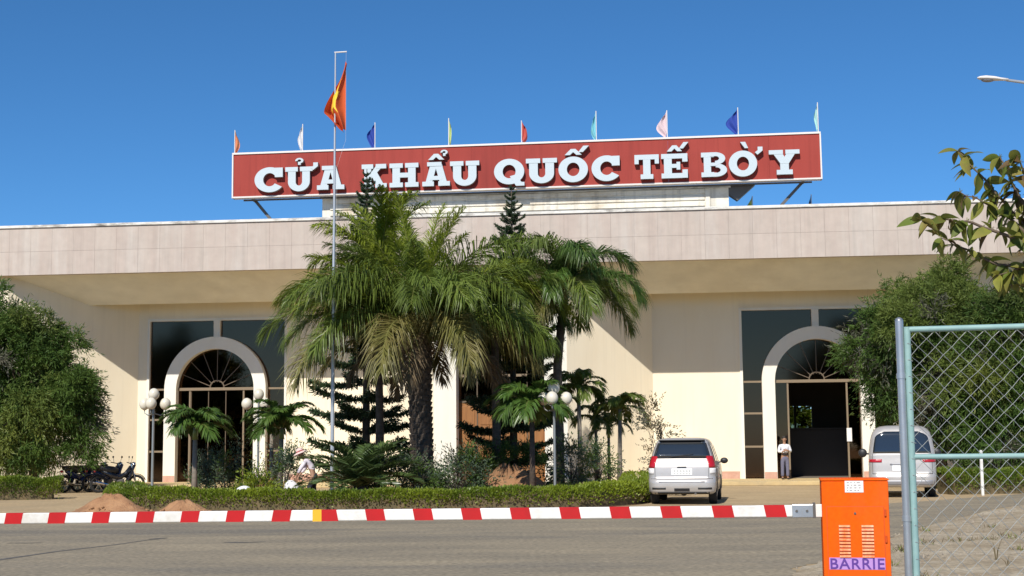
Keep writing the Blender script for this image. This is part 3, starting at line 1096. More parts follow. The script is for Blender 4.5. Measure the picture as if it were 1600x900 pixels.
# star, laid on the cloth on both sides
for sg in (-1, 1):
    star = []
    for k in range(10):
        a = PI / 2 + k * PI / 5
        r_ = 0.30 if k % 2 == 0 else 0.12
        star.append((0.5 + r_ * math.cos(a) / 1.5, 0.5 - r_ * math.sin(a)))
    # subdivide the star radially and drape it
    rings = 5
    vv = []
    per = []
    for k in range(10):
        a, b = star[k], star[(k + 1) % 10]
        for j in range(4):
            q = j / 4
            per.append((a[0] + (b[0] - a[0]) * q, a[1] + (b[1] - a[1]) * q))
    for rg in range(rings + 1):
        f_ = rg / rings
        for (a, b) in per:
            s_, t_ = 0.5 + (a - 0.5) * f_, 0.5 + (b - 0.5) * f_
            p_ = flag_pt(s_, t_)
            e = 0.004
            nrm = (flag_pt(s_ + e, t_) - p_).cross(flag_pt(s_, t_ + e) - p_).normalized()
            vv.append(p_ + nrm * 0.012 * sg)
    n_ = len(per)
    MB().add(vv, [(r_ * n_ + k, r_ * n_ + (k + 1) % n_, (r_ + 1) * n_ + (k + 1) % n_, (r_ + 1) * n_ + k) for r_ in range(rings) for k in range(n_)]).build('star', 'flag_yellow', flag, smooth='all', fix=False)


# ================================================================== VEGETATION
def frond_mesh(name, length, e0, droop, nl, ll, lw, seed, mats, vlift=0.35, sag=0.55, bare=0.10, r0=0.03, rag=0.1, fwd=(35, 62)):
    """one pinnate frond: x outward, z up; base at the origin"""
    rr = np.random.RandomState(seed)
    n = 14
    pts = [np.zeros(3)]
    tang = []
    for i in range(n):
        s_ = (i + 0.5) / n
        e = e0 - droop * s_ ** 1.35
        d = np.array([math.cos(e), 0.05 * math.sin(3 * s_ + seed), math.sin(e)])
        tang.append(d)
        pts.append(pts[-1] + d * length / n)
    pts = np.array(pts)
    tang = np.array(tang + [tang[-1]])
    mb = MB()
    mb.cur = 1
    mb.tube(pts, [r0 * (1 - 0.85 * i / n) for i in range(n + 1)], 4)
    mb.cur = 0
    for k in range(nl):
        s_ = bare + (1 - bare) * (k + rr.uniform(-0.3, 0.3)) / nl
        s_ = min(max(s_, 0.02), 0.995)
        j = min(int(s_ * n), n - 1)
        q = s_ * n - j
        p = pts[j] * (1 - q) + pts[j + 1] * q
        t = unit(tang[j] * (1 - q) + tang[j + 1] * q)
        side0 = np.array([0, 1.0, 0])
        upd = unit(np.cross(t, side0))
        if upd[2] < 0 and e0 < PI / 2:
            upd = -upd
        prof = (0.45 + 0.75 * math.sin(PI * min(1, 0.12 + s_ * 0.86)) ** 0.8) * (1 if s_ < 0.85 else 1 - 0.5 * (s_ - 0.85) / 0.15)
        for sd_ in (-1, 1):
            a = R(fwd[0] + (fwd[1] - fwd[0]) * s_ + rr.uniform(-10, 10))
            d = side0 * sd_ * math.cos(a) + t * math.sin(a) + upd * (vlift * (1 - 0.4 * s_) + rr.uniform(-rag, rag))
            d = unit(d)
            L_ = ll * prof * rr.uniform(0.8, 1.12)
            g = np.array([0, 0, -1.0])
            m1 = p + d * L_ * 0.5 + g * sag * L_ * 0.10
            tip = p + d * L_ * (0.97 - 0.15 * sag) + g * sag * L_ * rr.uniform(0.35, 0.65)
            wv = unit(np.cross(d, upd + rr.normal(size=3) * 0.4)) * lw / 2
            mb.add([p - wv * 0.7, p + wv * 0.7, m1 + wv, m1 - wv, tip], [(0, 1, 2, 3), (3, 2, 4)])
    return mb.mesh(name, mats, fix=False)


def palm(name, label, pos, trunk_pts, trunk_rad, bark, crown_n, spec, seed, cat='palm tree', collar=None, group=None):
    """spec: list of (min elevation, max elevation, [meshes])"""
    t = thing(name, label, cat, pos, 0, group)
    mb = MB()
    mb.tube(trunk_pts, trunk_rad, 14)
    mb.build('trunk', bark, t, smooth='all')
    top = Vector(trunk_pts[-1])
    rr = random.Random(seed)
    if collar:
        MB().tube([top - Vector((0, 0, collar[0])), top + Vector((0, 0, 0.1))], [collar[1], collar[1] * 0.6], 10).build('crownshaft', 'crownshaft', t, smooth='all')
    az = rr.uniform(0, 6.28)
    for cls, cnt in spec:
        for k in range(cnt):
            me = cls[rr.randrange(len(cls))]
            o = link('frond', me, t, top + Vector((0, 0, rr.uniform(-0.12, 0.12))))
            az += 2.39996 + rr.uniform(-0.3, 0.3)
            sc = rr.uniform(0.86, 1.1)
            o.rotation_euler = (rr.uniform(-0.08, 0.08), rr.uniform(-0.09, 0.09), az)
            o.scale = (sc, sc * rr.choice((-1, 1)), sc)
    return t


# the big date-like palm in the middle
PM = ['palm_leaf', 'palm_rachis']
PML = ['palm_leaf_lime', 'palm_rachis']
PMO = ['palm_leaf_olive', 'palm_rachis']
PMD = ['palm_leaf_dry', 'palm_rachis']
BL, BW = 1.02, 0.026
c_up = [frond_mesh('frond_upright', 4.6, R(86), R(34), 180, BL * 0.8, BW, 1, PML, sag=0.7, rag=0.5), frond_mesh('frond_upright', 4.4, R(80), R(56), 180, BL * 0.85, BW, 2, PML, sag=0.7, rag=0.5), frond_mesh('frond_upright', 4.5, R(74), R(68), 180, BL * 0.9, BW, 3, PM, sag=0.8, rag=0.5)]
c_mid = [frond_mesh('frond_arching', 4.7, R(64), R(92), 186, BL, BW, 4, PM, sag=0.9, rag=0.5), frond_mesh('frond_arching', 4.6, R(54), R(96), 186, BL, BW, 5, PM, sag=0.9, rag=0.5), frond_mesh('frond_arching', 4.5, R(58), R(112), 186, BL, BW, 6, PML, sag=0.9, rag=0.5), frond_mesh('frond_arching', 4.6, R(46), R(86), 186, BL, BW, 16, PM, sag=0.9, rag=0.5)]
c_low = [frond_mesh('frond_drooping', 4.5, R(36), R(92), 180, BL, BW, 7, PM, sag=1.0, rag=0.5), frond_mesh('frond_drooping', 4.3, R(26), R(84), 180, BL, BW, 8, PMO, sag=1.0, rag=0.5), frond_mesh('frond_drooping', 4.3, R(30), R(104), 180, BL, BW, 9, PMO, sag=1.0, rag=0.5)]
c_dead = [frond_mesh('frond_hanging', 3.0, R(4), R(78), 90, 0.6, 0.034, 10, PMD, sag=1.0, rag=0.5), frond_mesh('frond_hanging', 3.3, R(12), R(86), 90, 0.6, 0.034, 11, PMO, sag=1.0, rag=0.5)]
pb = base(661, 42.0)
bigp = palm('date_palm', 'big palm with thick dark trunk and dense feathery crown before the middle of the building', pb,
            [(0.05, 0, 0), (0.0, 0, 0.9), (-0.06, 0, 2.2), (-0.10, 0, 3.6), (-0.08, 0, 4.75)], [0.42, 0.33, 0.31, 0.33, 0.30], 'bark_palm', 0,
            [(c_up, 15), (c_mid, 25), (c_low, 16), (c_dead, 9)], 21)
for o_ in bigp.children:
    if o_.name.startswith('frond'):
        k_ = 0.90 if 'upright' in o_.data.name else 1.12
        o_.scale = tuple(q * k_ for q in o_.scale)
# stubs of cut fronds round the trunk
rr = random.Random(4)
mb = MB()
k = 0
for i in range(26):
    z = 0.5 + i * 0.163
    for j in range(9):
        a = j * 2 * PI / 9 + i * 0.35
        r_ = 0.30 + (0.02 if z > 3 else 0)
        cx = -0.10 * min(1, z / 3.6)
        p_ = Vector((cx + math.cos(a) * r_, math.sin(a) * r_, z))
        q_ = p_ + Vector((math.cos(a) * 0.042, math.sin(a) * 0.042, 0.13 + rr.uniform(-0.02, 0.03)))
        mb.bar(p_, q_, 0.16, 0.045, upd=(math.cos(a), math.sin(a), 0))
o = mb.build('leaf_base', 'bark_palm', bigp)
tag(o, kind='stuff')
# a few specially placed tall spears that reach in front of the sign
for az, tilt, sc, me in ((R(178), R(10), 0.92, c_up[0]), (R(15), R(-3), 0.94, c_up[0]), (R(20), R(22), 1.0, c_up[1]), (R(190), R(20), 1.0, c_up[1])):
    o = link('frond', me, bigp, (-0.08, 0, 4.75))
    o.rotation_euler = Matrix.Rotation(az, 3, 'Z').to_euler()
    o.rotation_euler.y = 0
    o.rotation_euler.z = az
    o.rotation_euler.x = 0
    o.delta_rotation_euler = (0, tilt if abs(az) < 1.6 else -tilt, 0)
    o.scale = (sc, sc, sc)

# tall slender palm right of it
QF = ['palm_leaf_fresh', 'palm_rachis']
QL, QW = 0.85, 0.026
q_up = [frond_mesh('frond_upright', 2.9, R(84), R(125), 135, QL, QW, 41, PM, sag=1.0, rag=0.4), frond_mesh('frond_upright', 2.8, R(72), R(125), 135, QL, QW, 42, QF, sag=1.0, rag=0.4)]
q_mid = [frond_mesh('frond_arching', 3.2, R(50), R(122), 140, QL, QW, 43, PM, sag=1.1, rag=0.4), frond_mesh('frond_arching', 3.1, R(36), R(112), 140, QL, QW, 44, QF, sag=1.1, rag=0.4)]
q_low = [frond_mesh('frond_drooping', 2.9, R(12), R(88), 135, QL, QW, 45, PM, sag=1.1, rag=0.4), frond_mesh('frond_drooping', 2.7, R(0), R(80), 135, QL * 0.9, QW, 46, PMO, sag=1.1, rag=0.4)]
pb = base(873, 44.0)
palm('slender_palm', 'tall slender palm with drooping fronds right of the thick palm', pb,
     [(0, 0, 0), (0.03, 0, 2.0), (0.0, 0, 4.0), (0.25, 0, 6.5)], [0.2, 0.15, 0.14, 0.12], 'bark_palm', 0,
     [(q_up, 9), (q_mid, 9), (q_low, 7)], 51, collar=(0.9, 0.13))
pb = base(775, 44.6)
palm('slender_palm', 'slender palm half hidden behind the right side of the thick palm', pb,
     [(0, 0, 0), (0.03, 0, 2.0), (0.0, 0, 4.0), (0.0, 0, 5.6)], [0.18, 0.14, 0.13, 0.11], 'bark_palm', 0,
     [(q_up, 4), (q_mid, 7), (q_low, 3)], 52, collar=(0.8, 0.12))
l_up = [frond_mesh('frond_plume', 2.9, R(86), R(60), 120, 0.75, 0.032, 141, PML, sag=0.9, rag=0.4), frond_mesh('frond_plume', 2.9, R(74), R(90), 120, 0.78, 0.032, 142, PML, sag=0.9, rag=0.4), frond_mesh('frond_plume', 2.8, R(58), R(100), 120, 0.78, 0.032, 143, PML, sag=1.0, rag=0.4)]
pb = base(592, 43.8)
palm('plume_palm', 'lime green plumed palm rising behind the left side of the thick palm', pb,
     [(0, 0, 0), (0.03, 0, 2.0), (0.0, 0, 4.0), (0.0, 0, 6.75)], [0.16, 0.13, 0.11, 0.10], 'bark_palm', 0,
     [(l_up, 16)], 53, collar=(0.8, 0.11))

# small palms
FR = ['palm_leaf_fresh', 'palm_rachis']
s_a = [frond_mesh('frond_small', 1.25, R(72), R(95), 54, 0.46, 0.045, 61, FR, sag=0.6, r0=0.018), frond_mesh('frond_small', 1.3, R(52), R(100), 54, 0.48, 0.045, 62, FR, sag=0.7, r0=0.018),
       frond_mesh('frond_small', 1.3, R(30), R(95), 54, 0.48, 0.045, 63, FR, sag=0.8, r0=0.018)]
s_b = [frond_mesh('frond_small', 1.25, R(70), R(120), 54, 0.46, 0.045, 64, PM, sag=0.8, r0=0.018), frond_mesh('frond_small', 1.3, R(45), R(120), 54, 0.48, 0.045, 65, PM, sag=0.9, r0=0.018),
       frond_mesh('frond_small', 1.25, R(20), R(100), 54, 0.48, 0.045, 66, PM, sag=0.9, r0=0.018)]


def small_palm(px, Y, ycrown, lab, cls, n, sc, seed, lean=0.0, tr=0.075, bark='bark_grey'):
    p_ = base(px, Y)
    zc = at(px, ycrown, Y).z
    t = palm('small_palm', lab, p_, [(0, 0, 0), (lean * 0.4, 0, zc * 0.45), (lean, 0, zc)], [tr * 1.3, tr, tr * 0.8], bark, 0, [(cls, n)], seed, collar=(0.35, tr * 1.1), group='small palms in the planted island')
    for o in t.children:
        if o.name.startswith('frond'):
            o.scale = tuple(c_ * sc for c_ in o.scale)
    return t


small_palm(304, 41.0, 668, 'small palm with pale trunk before the left arched door', s_a, 20, 0.92, 1)
small_palm(437, 43.0, 668, 'small palm between the second globe lamp and the flagpole', s_a, 20, 1.0, 2, 0.05)
small_palm(424, 44.5, 660, 'thin small palm close behind the second globe lamp', s_b, 9, 0.7, 12, 0.0, 0.06)
small_palm(832, 40.0, 640, 'dark stemmed small palm just left of the third globe lamp', s_a, 19, 1.12, 3, 0.0, 0.08, 'bark')
small_palm(908, 45.5, 610, 'small palm right behind the third globe lamp', s_b, 13, 0.95, 4, -0.05)
small_palm(932, 47.5, 655, 'short thin palm between two small palms right of the lamp', s_b, 10, 0.8, 5, 0.0, 0.06)
small_palm(968, 46.0, 640, 'rightmost small palm, nearest to the silver car', s_b, 14, 0.86, 6, 0.05)
small_palm(952, 48.0, 668, 'short palm tucked behind the rightmost small palm', s_b, 9, 0.7, 7, 0.0, 0.055)


# Norfolk pines
def pine_branch(name, seed, nb=15):
    rr = np.random.RandomState(seed)
    mb = MB()
    mb.cur = 1
    ax = [np.array([q, 0, -0.05 * math.sin(q * PI) + 0.16 * q * q]) for q in np.linspace(0, 1, 8)]
    mb.tube(ax, [0.016 * (1 - 0.7 * i / 7) for i in range(8)], 4)
    mb.cur = 0

    def rope(p, d, L_):
        k = max(3, int(L_ / 0.045))
        for i in range(k):
            q = p + d * L_ * i / k
            for j in range(3):
                e = unit(d * 0.8 + rr.normal(size=3) * 0.75)
                w = unit(np.cross(e, rr.normal(size=3))) * 0.016
                l_ = 0.10
                mb.add([q - w, q + w, q + e * l_ + w * 0.4, q + e * l_ - w * 0.4], [(0, 1, 2, 3)])
    for i in range(nb):
        s_ = 0.18 + 0.82 * i / (nb - 1)
        p = np.array([s_, 0, -0.05 * math.sin(s_ * PI) + 0.16 * s_ * s_])
        for sd_ in (-1, 1):
            L_ = 0.32 * (1 - 0.65 * s_) + 0.06
            d = unit(np.array([0.75, sd_ * 0.8, 0.10 + rr.uniform(-0.08, 0.12)]))
            rope(p, d, L_)
    rope(np.array([0.2, 0, -0.02]), unit(np.array([1, 0, 0.1])), 0.85)
    return mb.mesh(name, ['pine_leaf', 'bark'], fix=False)


PB = [pine_branch('pine_branch', 71), pine_branch('pine_branch', 72), pine_branch('pine_branch', 73)]


def norfolk(px, Y, ytop, lab, rmax, seed, zlow=1.0):
    rr = random.Random(seed)
    p_ = base(px, Y)
    H = at(px, ytop, Y).z
    t = thing('norfolk_pine', lab, 'pine tree', p_, 0, 'norfolk pines in the planted island')
    MB().tube([(0, 0, 0), (0, 0, H * 0.5), (0, 0, H)], [0.15, 0.09, 0.012], 8).build('trunk', 'bark', t, smooth='all')
    z = zlow
    while z < H - 0.1:
        q = (H - z) / (H - zlow)
        L_ = rmax * min(1.0, 0.06 + 1.45 * q ** 1.0) * rr.uniform(0.9, 1.06)
        n = 6 if q > 0.2 else 5
        a0 = rr.uniform(0, 6.28)
        for k in range(n):
            if rr.random() < 0.12:
                continue
            o = link('branch', PB[rr.randrange(3)], t, (0, 0, z + rr.uniform(-0.04, 0.04)))
            o.rotation_euler = (rr.uniform(-0.15, 0.15), -rr.uniform(-0.16, 0.14) - (0.28 if q < 0.25 else 0.05), a0 + 2 * PI * k / n + rr.uniform(-0.12, 0.12))
            l_ = L_ * rr.uniform(0.70, 1.12)
            o.scale = (l_, l_ * 0.9 + 0.1, l_ * 0.8 + 0.2)
        z += (0.56 if q > 0.5 else 0.40 * (0.62 + 0.38 * q)) * (0.95 if q > 0.3 else 0.75)
    return t


norfolk(572, 46.0, 264, 'tall norfolk pine with tiered branches behind the flagpole', 1.75, 81)
norfolk(803, 47.0, 290, 'norfolk pine spire rising between the thick and the slender palm', 1.85, 82)


# bushy trees
def bushy_tree(name, label, pos, lobes, nleaf, L_, W_, seed, mats, frac, trunk_h, tr, group=None, droop=0.35, cat='tree'):
    """lobes: (cx,cy,cz,rx,ry,rz) local ellipsoids; foliage is built of sprays spread through them, with gaps between"""
    rs_ = np.random.RandomState(seed)
    t = thing(name, label, cat, pos, 0, group)
    if nleaf > 40000:
        # break the smooth lobes up into many uneven boughs
        big = list(lobes)
        lobes = [(a, b, c, d * 0.74, e * 0.74, f * 0.74) for a, b, c, d, e, f in big]
        for (a, b, c, d, e, f) in big:
            for k in range(11):
                dd = unit(rs_.normal(size=3))
                q = rs_.uniform(0.66, 1.12)
                rr_ = rs_.uniform(0.16, 0.36)
                lobes.append((a + dd[0] * d * q, b + dd[1] * e * q, max(0.4, c + dd[2] * f * q), d * rr_, e * rr_, f * rr_ * rs_.uniform(0.7, 1.5)))
    vol = np.array([l[3] * l[4] * l[5] for l in lobes])
    vol = vol ** 0.62
    vol /= vol.sum()
    per = 70
    ncl = nleaf // per
    lob = np.array(lobes)
    pick = rs_.choice(len(lobes), ncl, p=vol)
    d = unit(rs_.normal(size=(ncl, 3)))
    rad = rs_.uniform(0.35, 1.0, ncl) ** 0.5 * rs_.uniform(0.82, 1.12, ncl)
    C_ = lob[pick, :3] + d * lob[pick, 3:6] * rad[:, None]
    C_[:, 2] = np.maximum(C_[:, 2], 0.25)
    cent = lob[:, :3].mean(0)
    out = unit(d + unit(C_ - cent) * 0.8 + np.array([0, 0, 0.15]))
    # spray: leaves along short drooping twiglets
    cl = np.repeat(np.arange(ncl), per)
    size = (rs_.uniform(0.18, 0.42, ncl) * (1 + 0.9 * (rs_.rand(ncl) < 0.12)))[cl]
    tw = rs_.randint(0, 7, len(cl)) + cl * 7
    tdir = unit(out[np.repeat(np.arange(ncl), 7)] + rs_.normal(size=(ncl * 7, 3)) * 0.55 + np.array([0, 0, -droop * 0.4]))[tw]
    s_ = rs_.rand(len(cl))
    Pp = C_[cl] + tdir * (s_ * size * 1.5)[:, None] + rs_.normal(size=(len(cl), 3)) * 0.035
    Pp[:, 2] -= droop * size * s_ ** 2
    Dd = tdir + rs_.normal(size=(len(cl), 3)) * 0.55 + np.array([0, 0, -droop])
    V = leaves(Pp, Dd, rs_.uniform(0.7, 1.25, len(cl)) * L_, rs_.uniform(0.8, 1.2, len(cl)) * W_, rs_)
    V[:, :, 2] = np.maximum(V[:, :, 2], 0.03)
    ck = rs_.rand(len(lobes))[pick] if nleaf > 40000 else rs_.rand(ncl)
    mi = np.zeros(ncl, int)
    acc_ = 0
    for i, f_ in enumerate(frac):
        mi[(ck >= acc_) & (ck < acc_ + f_)] = i
        acc_ += f_
    link('crown', np_quads('crown', V, mats, mi=mi[cl]), t)
    mb = MB()
    mb.tube([(0, 0, 0), (0.08, 0.03, trunk_h * 0.5), (0.0, 0, trunk_h)], [tr, tr * 0.75, tr * 0.5], 10)
    mb.build('trunk', 'bark', t, smooth='all')
    for i in range(0, ncl, max(1, ncl // 46)):
        e = Vector(C_[i])
        st = Vector((0, 0, trunk_h * rs_.uniform(0.35, 1.0)))
        if e.z < 0.6:
            continue
        m1 = st.lerp(e, 0.5) + Vector((rs_.normal() * 0.12, rs_.normal() * 0.12, 0.18))
        MB().tube([st, m1, e], [tr * 0.34, tr * 0.2, tr * 0.06], 5).build('limb', 'bark', t, smooth='all')
    return t


GR = ['leaf_fine', 'leaf_fine_olive', 'leaf_grey', 'leaf_yellow']
bushy_tree('evergreen_tree', 'dense dark green tree at the left end before the slanting wall', base(52, 51.5),
           [(0, 0, 2.4, 2.2, 1.9, 1.9), (-0.4, 0, 4.6, 1.7, 1.6, 1.7), (-1.2, 0, 6.1, 1.15, 1.1, 1.1), (1.15, 0, 3.6, 1.35, 1.3, 1.3), (-1.9, 0, 3.2, 1.8, 1.7, 2.0), (0.55, -0.2, 5.3, 0.9, 0.9, 0.8), (-1.9, 0, 5.6, 1.4, 1.4, 1.4)],
           150000, 0.19, 0.034, 91, GR, (0.76, 0.19, 0.02, 0.03), 5.0, 0.2)
bushy_tree('evergreen_tree', 'large spreading tree hiding the right arched door, behind the van', base(1470, 48.0),
           [(-0.2, 0, 5.9, 1.9, 1.7, 1.6), (-1.9, 0, 4.6, 1.25, 1.3, 1.15), (0.9, 0, 5.6, 1.7, 1.6, 1.9), (0.1, 0, 3.2, 1.6, 1.6, 1.7), (1.3, -0.3, 2.2, 1.5, 1.4, 1.5), (-1.6, 0, 3.3, 0.8, 0.9, 0.8)],
           140000, 0.19, 0.034, 92, GR, (0.55, 0.36, 0.06, 0.03), 5.4, 0.22)
bushy_tree('evergreen_tree', 'olive green tree at the right edge behind the chain link gate', base(1590, 46.5),
           [(0, 0, 5.2, 1.7, 1.5, 1.7), (-0.8, 0, 3.6, 1.4, 1.4, 1.4), (0.7, 0, 3.0, 1.6, 1.5, 1.7), (-0.6, 0, 1.9, 1.3, 1.2, 1.1)],
           105000, 0.19, 0.034, 93, GR, (0.42, 0.40, 0.10, 0.08), 4.6, 0.18)
bushy_tree('evergreen_tree', 'rear tree filling the gap behind the right edge trees', base(1690, 52),
           [(0, 0, 5.4, 2.0, 1.8, 1.8), (-1.6, 0, 3.4, 1.8, 1.5, 1.8), (1.0, 0, 3.0, 1.8, 1.5, 1.8)], 60000, 0.18, 0.05, 94, GR, (0.6, 0.3, 0.05, 0.05), 4.6, 0.2)
# greenery behind the hall's rear windows
bushy_tree('leafy_bush', 'bright green bush seen through the hall behind the right door', B(13.6, 31, 0), [(0, 0, 2.0, 4.2, 1.3, 2.2), (-1, 0, 4.4, 3.8, 1.2, 1.9)], 26000, 0.3, 0.13, 95, ['hedge_leaf', 'leaf_yellow'], (0.7, 0.3), 1.2, 0.08, cat='bush')
bushy_tree('leafy_bush', 'bush seen through the hall behind the left door', B(-14.6, 31, 0), [(0, 0, 2.0, 4.2, 1.3, 2.2), (0, 0, 4.2, 3.2, 1.2, 1.4)], 14000, 0.3, 0.13, 96, ['hedge_leaf', 'leaf_fine'], (0.7, 0.3), 1.2, 0.08, cat='bush')


# shrubs of the island
def shrub(name, label, px, Y, lobes, n, L_, W_, seed, mats, frac, cat='shrub', th=0.5, droop=0.0):
    return bushy_tree(name, label, base(px, Y), lobes, n, L_, W_, seed, mats, frac, th, 0.035, droop=droop, cat=cat)


SH = ['shrub_blue', 'leaf_fine', 'leaf_grey']
for i, (px, Y, h_, lb) in enumerate(((322, 42.0, 1.15, 'left one of three small conifers before the left arched door'), (347, 41.6, 1.55, 'middle and tallest of three small conifers before the left door'), (371, 42.3, 1.2, 'right one of three small conifers before the left arched door'))):
    shrub('small_conifer', lb, px, Y, [(0, 0, h_ * 0.3, 0.30, 0.3, h_ * 0.3), (0, 0, h_ * 0.62, 0.19, 0.19, h_ * 0.3), (0, 0, h_ * 0.88, 0.07, 0.07, h_ * 0.15)], 2600, 0.09, 0.025, 200 + i, SH, (0.8, 0.17, 0.03), 'conifer', 1.0, -0.5)
shrub('shrub', 'grey green shrub between the thick palm trunk and the soil mound', 712, 40.0, [(0, 0, 0.55, 0.75, 0.5, 0.5), (0.35, 0, 0.9, 0.3, 0.3, 0.35)], 5200, 0.11, 0.03, 211, SH, (0.55, 0.4, 0.05))
shrub('shrub', 'bushy shrub at the foot of the thick palm', 655, 39.0, [(0, 0, 0.5, 0.7, 0.45, 0.42), (-0.3, 0, 0.8, 0.25, 0.25, 0.25)], 4400, 0.11, 0.03, 212, SH, (0.4, 0.5, 0.1))
shrub('shrub', 'dark round shrub behind the right end of the hedge', 935, 44.6, [(0, 0, 0.6, 0.42, 0.42, 0.55), (0, 0, 1.1, 0.28, 0.28, 0.3)], 4200, 0.10, 0.03, 213, SH, (0.15, 0.85, 0.0))
shrub('shrub', 'leafy shrub at the foot of the third globe lamp', 893, 42.0, [(0, 0, 0.7, 0.4, 0.4, 0.7), (-0.1, 0, 1.3, 0.2, 0.2, 0.35)], 3600, 0.10, 0.03, 214, SH, (0.5, 0.45, 0.05))
shrub('shrub', 'low dark shrubs under the second norfolk pine', 762, 43.5, [(-0.6, 0, 0.7, 0.7, 0.5, 0.7), (0.7, 0.2, 0.8, 0.8, 0.5, 0.8), (1.6, 0.4, 0.6, 0.6, 0.5, 0.6)], 9000, 0.12, 0.03, 215, SH, (0.1, 0.9, 0.0))
shrub('shrub', 'blue green shrub beside the small palm left of the flagpole', 447, 41.0, [(0, 0, 0.6, 0.32, 0.3, 0.6), (0.1, 0, 1.15, 0.2, 0.2, 0.4)], 3600, 0.10, 0.03, 216, SH, (0.65, 0.3, 0.05))
shrub('shrub', 'low light green shrub behind the hedge left of the worker', 402, 40.0, [(0, 0, 0.45, 0.35, 0.3, 0.3)], 2200, 0.10, 0.035, 217, ['hedge_leaf', 'leaf_fine'], (0.8, 0.2))
shrub('shrub', 'low shrub mass under the first norfolk pine', 598, 43.5, [(-0.9, 0, 0.55, 0.7, 0.5, 0.5), (0.5, 0.2, 0.6, 0.8, 0.5, 0.55)], 6000, 0.11, 0.03, 218, SH, (0.3, 0.65, 0.05))
shrub('bare_shrub', 'sparse greyish shrub beside the silver car', 1033, 43.5, [(0, 0, 2.3, 0.55, 0.5, 0.5), (-0.15, 0, 1.4, 0.5, 0.4, 0.4), (0.1, 0, 0.8, 0.4, 0.35, 0.4)], 1500, 0.10, 0.04, 219, ['leaf_grey', 'hedge_dry'], (0.7, 0.3), 'shrub', 2.2)

# cycad by the flagpole
cy = [frond_mesh('frond_stiff', 1.45, R(70), R(62), 46, 0.26, 0.028, 301, ['cycad_leaf', 'cycad_leaf'], sag=0.1, r0=0.016, fwd=(20, 45)), frond_mesh('frond_stiff', 1.5, R(48), R(62), 46, 0.27, 0.028, 302, ['cycad_leaf', 'cycad_leaf'], sag=0.1, r0=0.016, fwd=(20, 45)),
      frond_mesh('frond_stiff', 1.5, R(22), R(52), 46, 0.27, 0.028, 303, ['cycad_leaf', 'cycad_leaf'], sag=0.1, r0=0.016, fwd=(20, 45))]
palm('cycad', 'stiff spiky cycad right of the flagpole foot', base(563, 38.4), [(0, 0, 0), (0, 0, 0.25), (0, 0, 0.45)], [0.2, 0.22, 0.14], 'bark_palm', 0, [(cy, 50)], 305, cat='cycad').scale = (1.25, 1.25, 1.2)


# hedges: leaves over a path-following mound, woody core inside
def hedge(name, label, path, w, hs, nleaf, seed, dry=0.06):
    rs_ = np.random.RandomState(seed)
    t = thing(name, label, 'hedge', (path[0][0], path[0][1], 0))
    pts = np.array(smooth_path(path, 8))
    seg = np.r_[0, np.cumsum(np.linalg.norm(np.diff(pts, axis=0), axis=1))]
    tot = seg[-1]

    def frame(s_):
        x = np.interp(s_, seg, pts[:, 0])
        y = np.interp(s_, seg, pts[:, 1])
        x2 = np.interp(np.minimum(s_ + 0.1, tot), seg, pts[:, 0]) - np.interp(np.maximum(s_ - 0.1, 0), seg, pts[:, 0])
        y2 = np.interp(np.minimum(s_ + 0.1, tot), seg, pts[:, 1]) - np.interp(np.maximum(s_ - 0.1, 0), seg, pts[:, 1])
        n_ = unit(np.stack([-y2, x2], -1))
        return x, y, n_
    s_ = rs_.uniform(-0.15, tot + 0.15, nleaf)
    h = np.interp(s_, np.linspace(0, tot, len(hs)), hs)
    h = h * (1 + 0.05 * np.sin(s_ * 2.1 + seed) + 0.04 * np.sin(s_ * 5.7)) + rs_.normal(size=nleaf) * 0.012
    # point on a rounded-box section
    a = rs_.uniform(0, PI, nleaf)
    e = 0.45
    cx = np.sign(np.cos(a)) * np.abs(np.cos(a)) ** e
    cz = np.abs(np.sin(a)) ** e
    dep = 1 - np.abs(rs_.normal(size=nleaf)) * 0.07
    ww = w / 2 * (1 + 0.06 * np.sin(s_ * 3.3 + 1))
    x, y, n_ = frame(np.clip(s_, 0, tot))
    off = cx * ww * dep
    zz = cz * h * dep
    P_ = np.stack([x + n_[:, 0] * off, y + n_[:, 1] * off, zz], -1)
    over = np.maximum(0, s_ - tot) - np.maximum(0, -s_)
    P_[:, 0] += n_[:, 1] * over
    P_[:, 1] += -n_[:, 0] * over
    D_ = np.stack([n_[:, 0] * cx, n_[:, 1] * cx, cz + 0.5], -1) + rs_.normal(size=(nleaf, 3)) * 0.6
    keep = rs_.rand(nleaf) < np.where(zz < 0.14, 0.5, 1.0)
    P_, D_, zz = P_[keep], D_[keep], zz[keep]
    P_[:, :2] -= np.array(path[0])
    V = leaves(P_, D_, rs_.uniform(0.05, 0.10, len(P_)), rs_.uniform(0.028, 0.05, len(P_)), rs_)
    mi = ((rs_.rand(len(P_)) < np.where(zz < 0.25, dry * 4, dry * 0.3))).astype(int)
    link('foliage', np_quads('foliage', V, ['hedge_leaf', 'hedge_dry'], mi=mi), t)
    # woody core
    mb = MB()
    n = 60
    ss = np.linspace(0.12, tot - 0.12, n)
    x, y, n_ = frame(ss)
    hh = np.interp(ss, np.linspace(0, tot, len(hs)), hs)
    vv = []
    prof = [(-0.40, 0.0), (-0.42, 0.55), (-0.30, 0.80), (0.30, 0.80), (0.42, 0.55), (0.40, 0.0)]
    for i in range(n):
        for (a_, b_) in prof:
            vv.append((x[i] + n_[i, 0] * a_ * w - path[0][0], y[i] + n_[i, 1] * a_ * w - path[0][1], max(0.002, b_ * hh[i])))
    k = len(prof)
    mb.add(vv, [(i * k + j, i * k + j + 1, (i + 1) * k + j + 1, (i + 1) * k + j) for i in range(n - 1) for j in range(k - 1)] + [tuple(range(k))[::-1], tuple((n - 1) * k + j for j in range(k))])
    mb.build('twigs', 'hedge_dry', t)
    return t


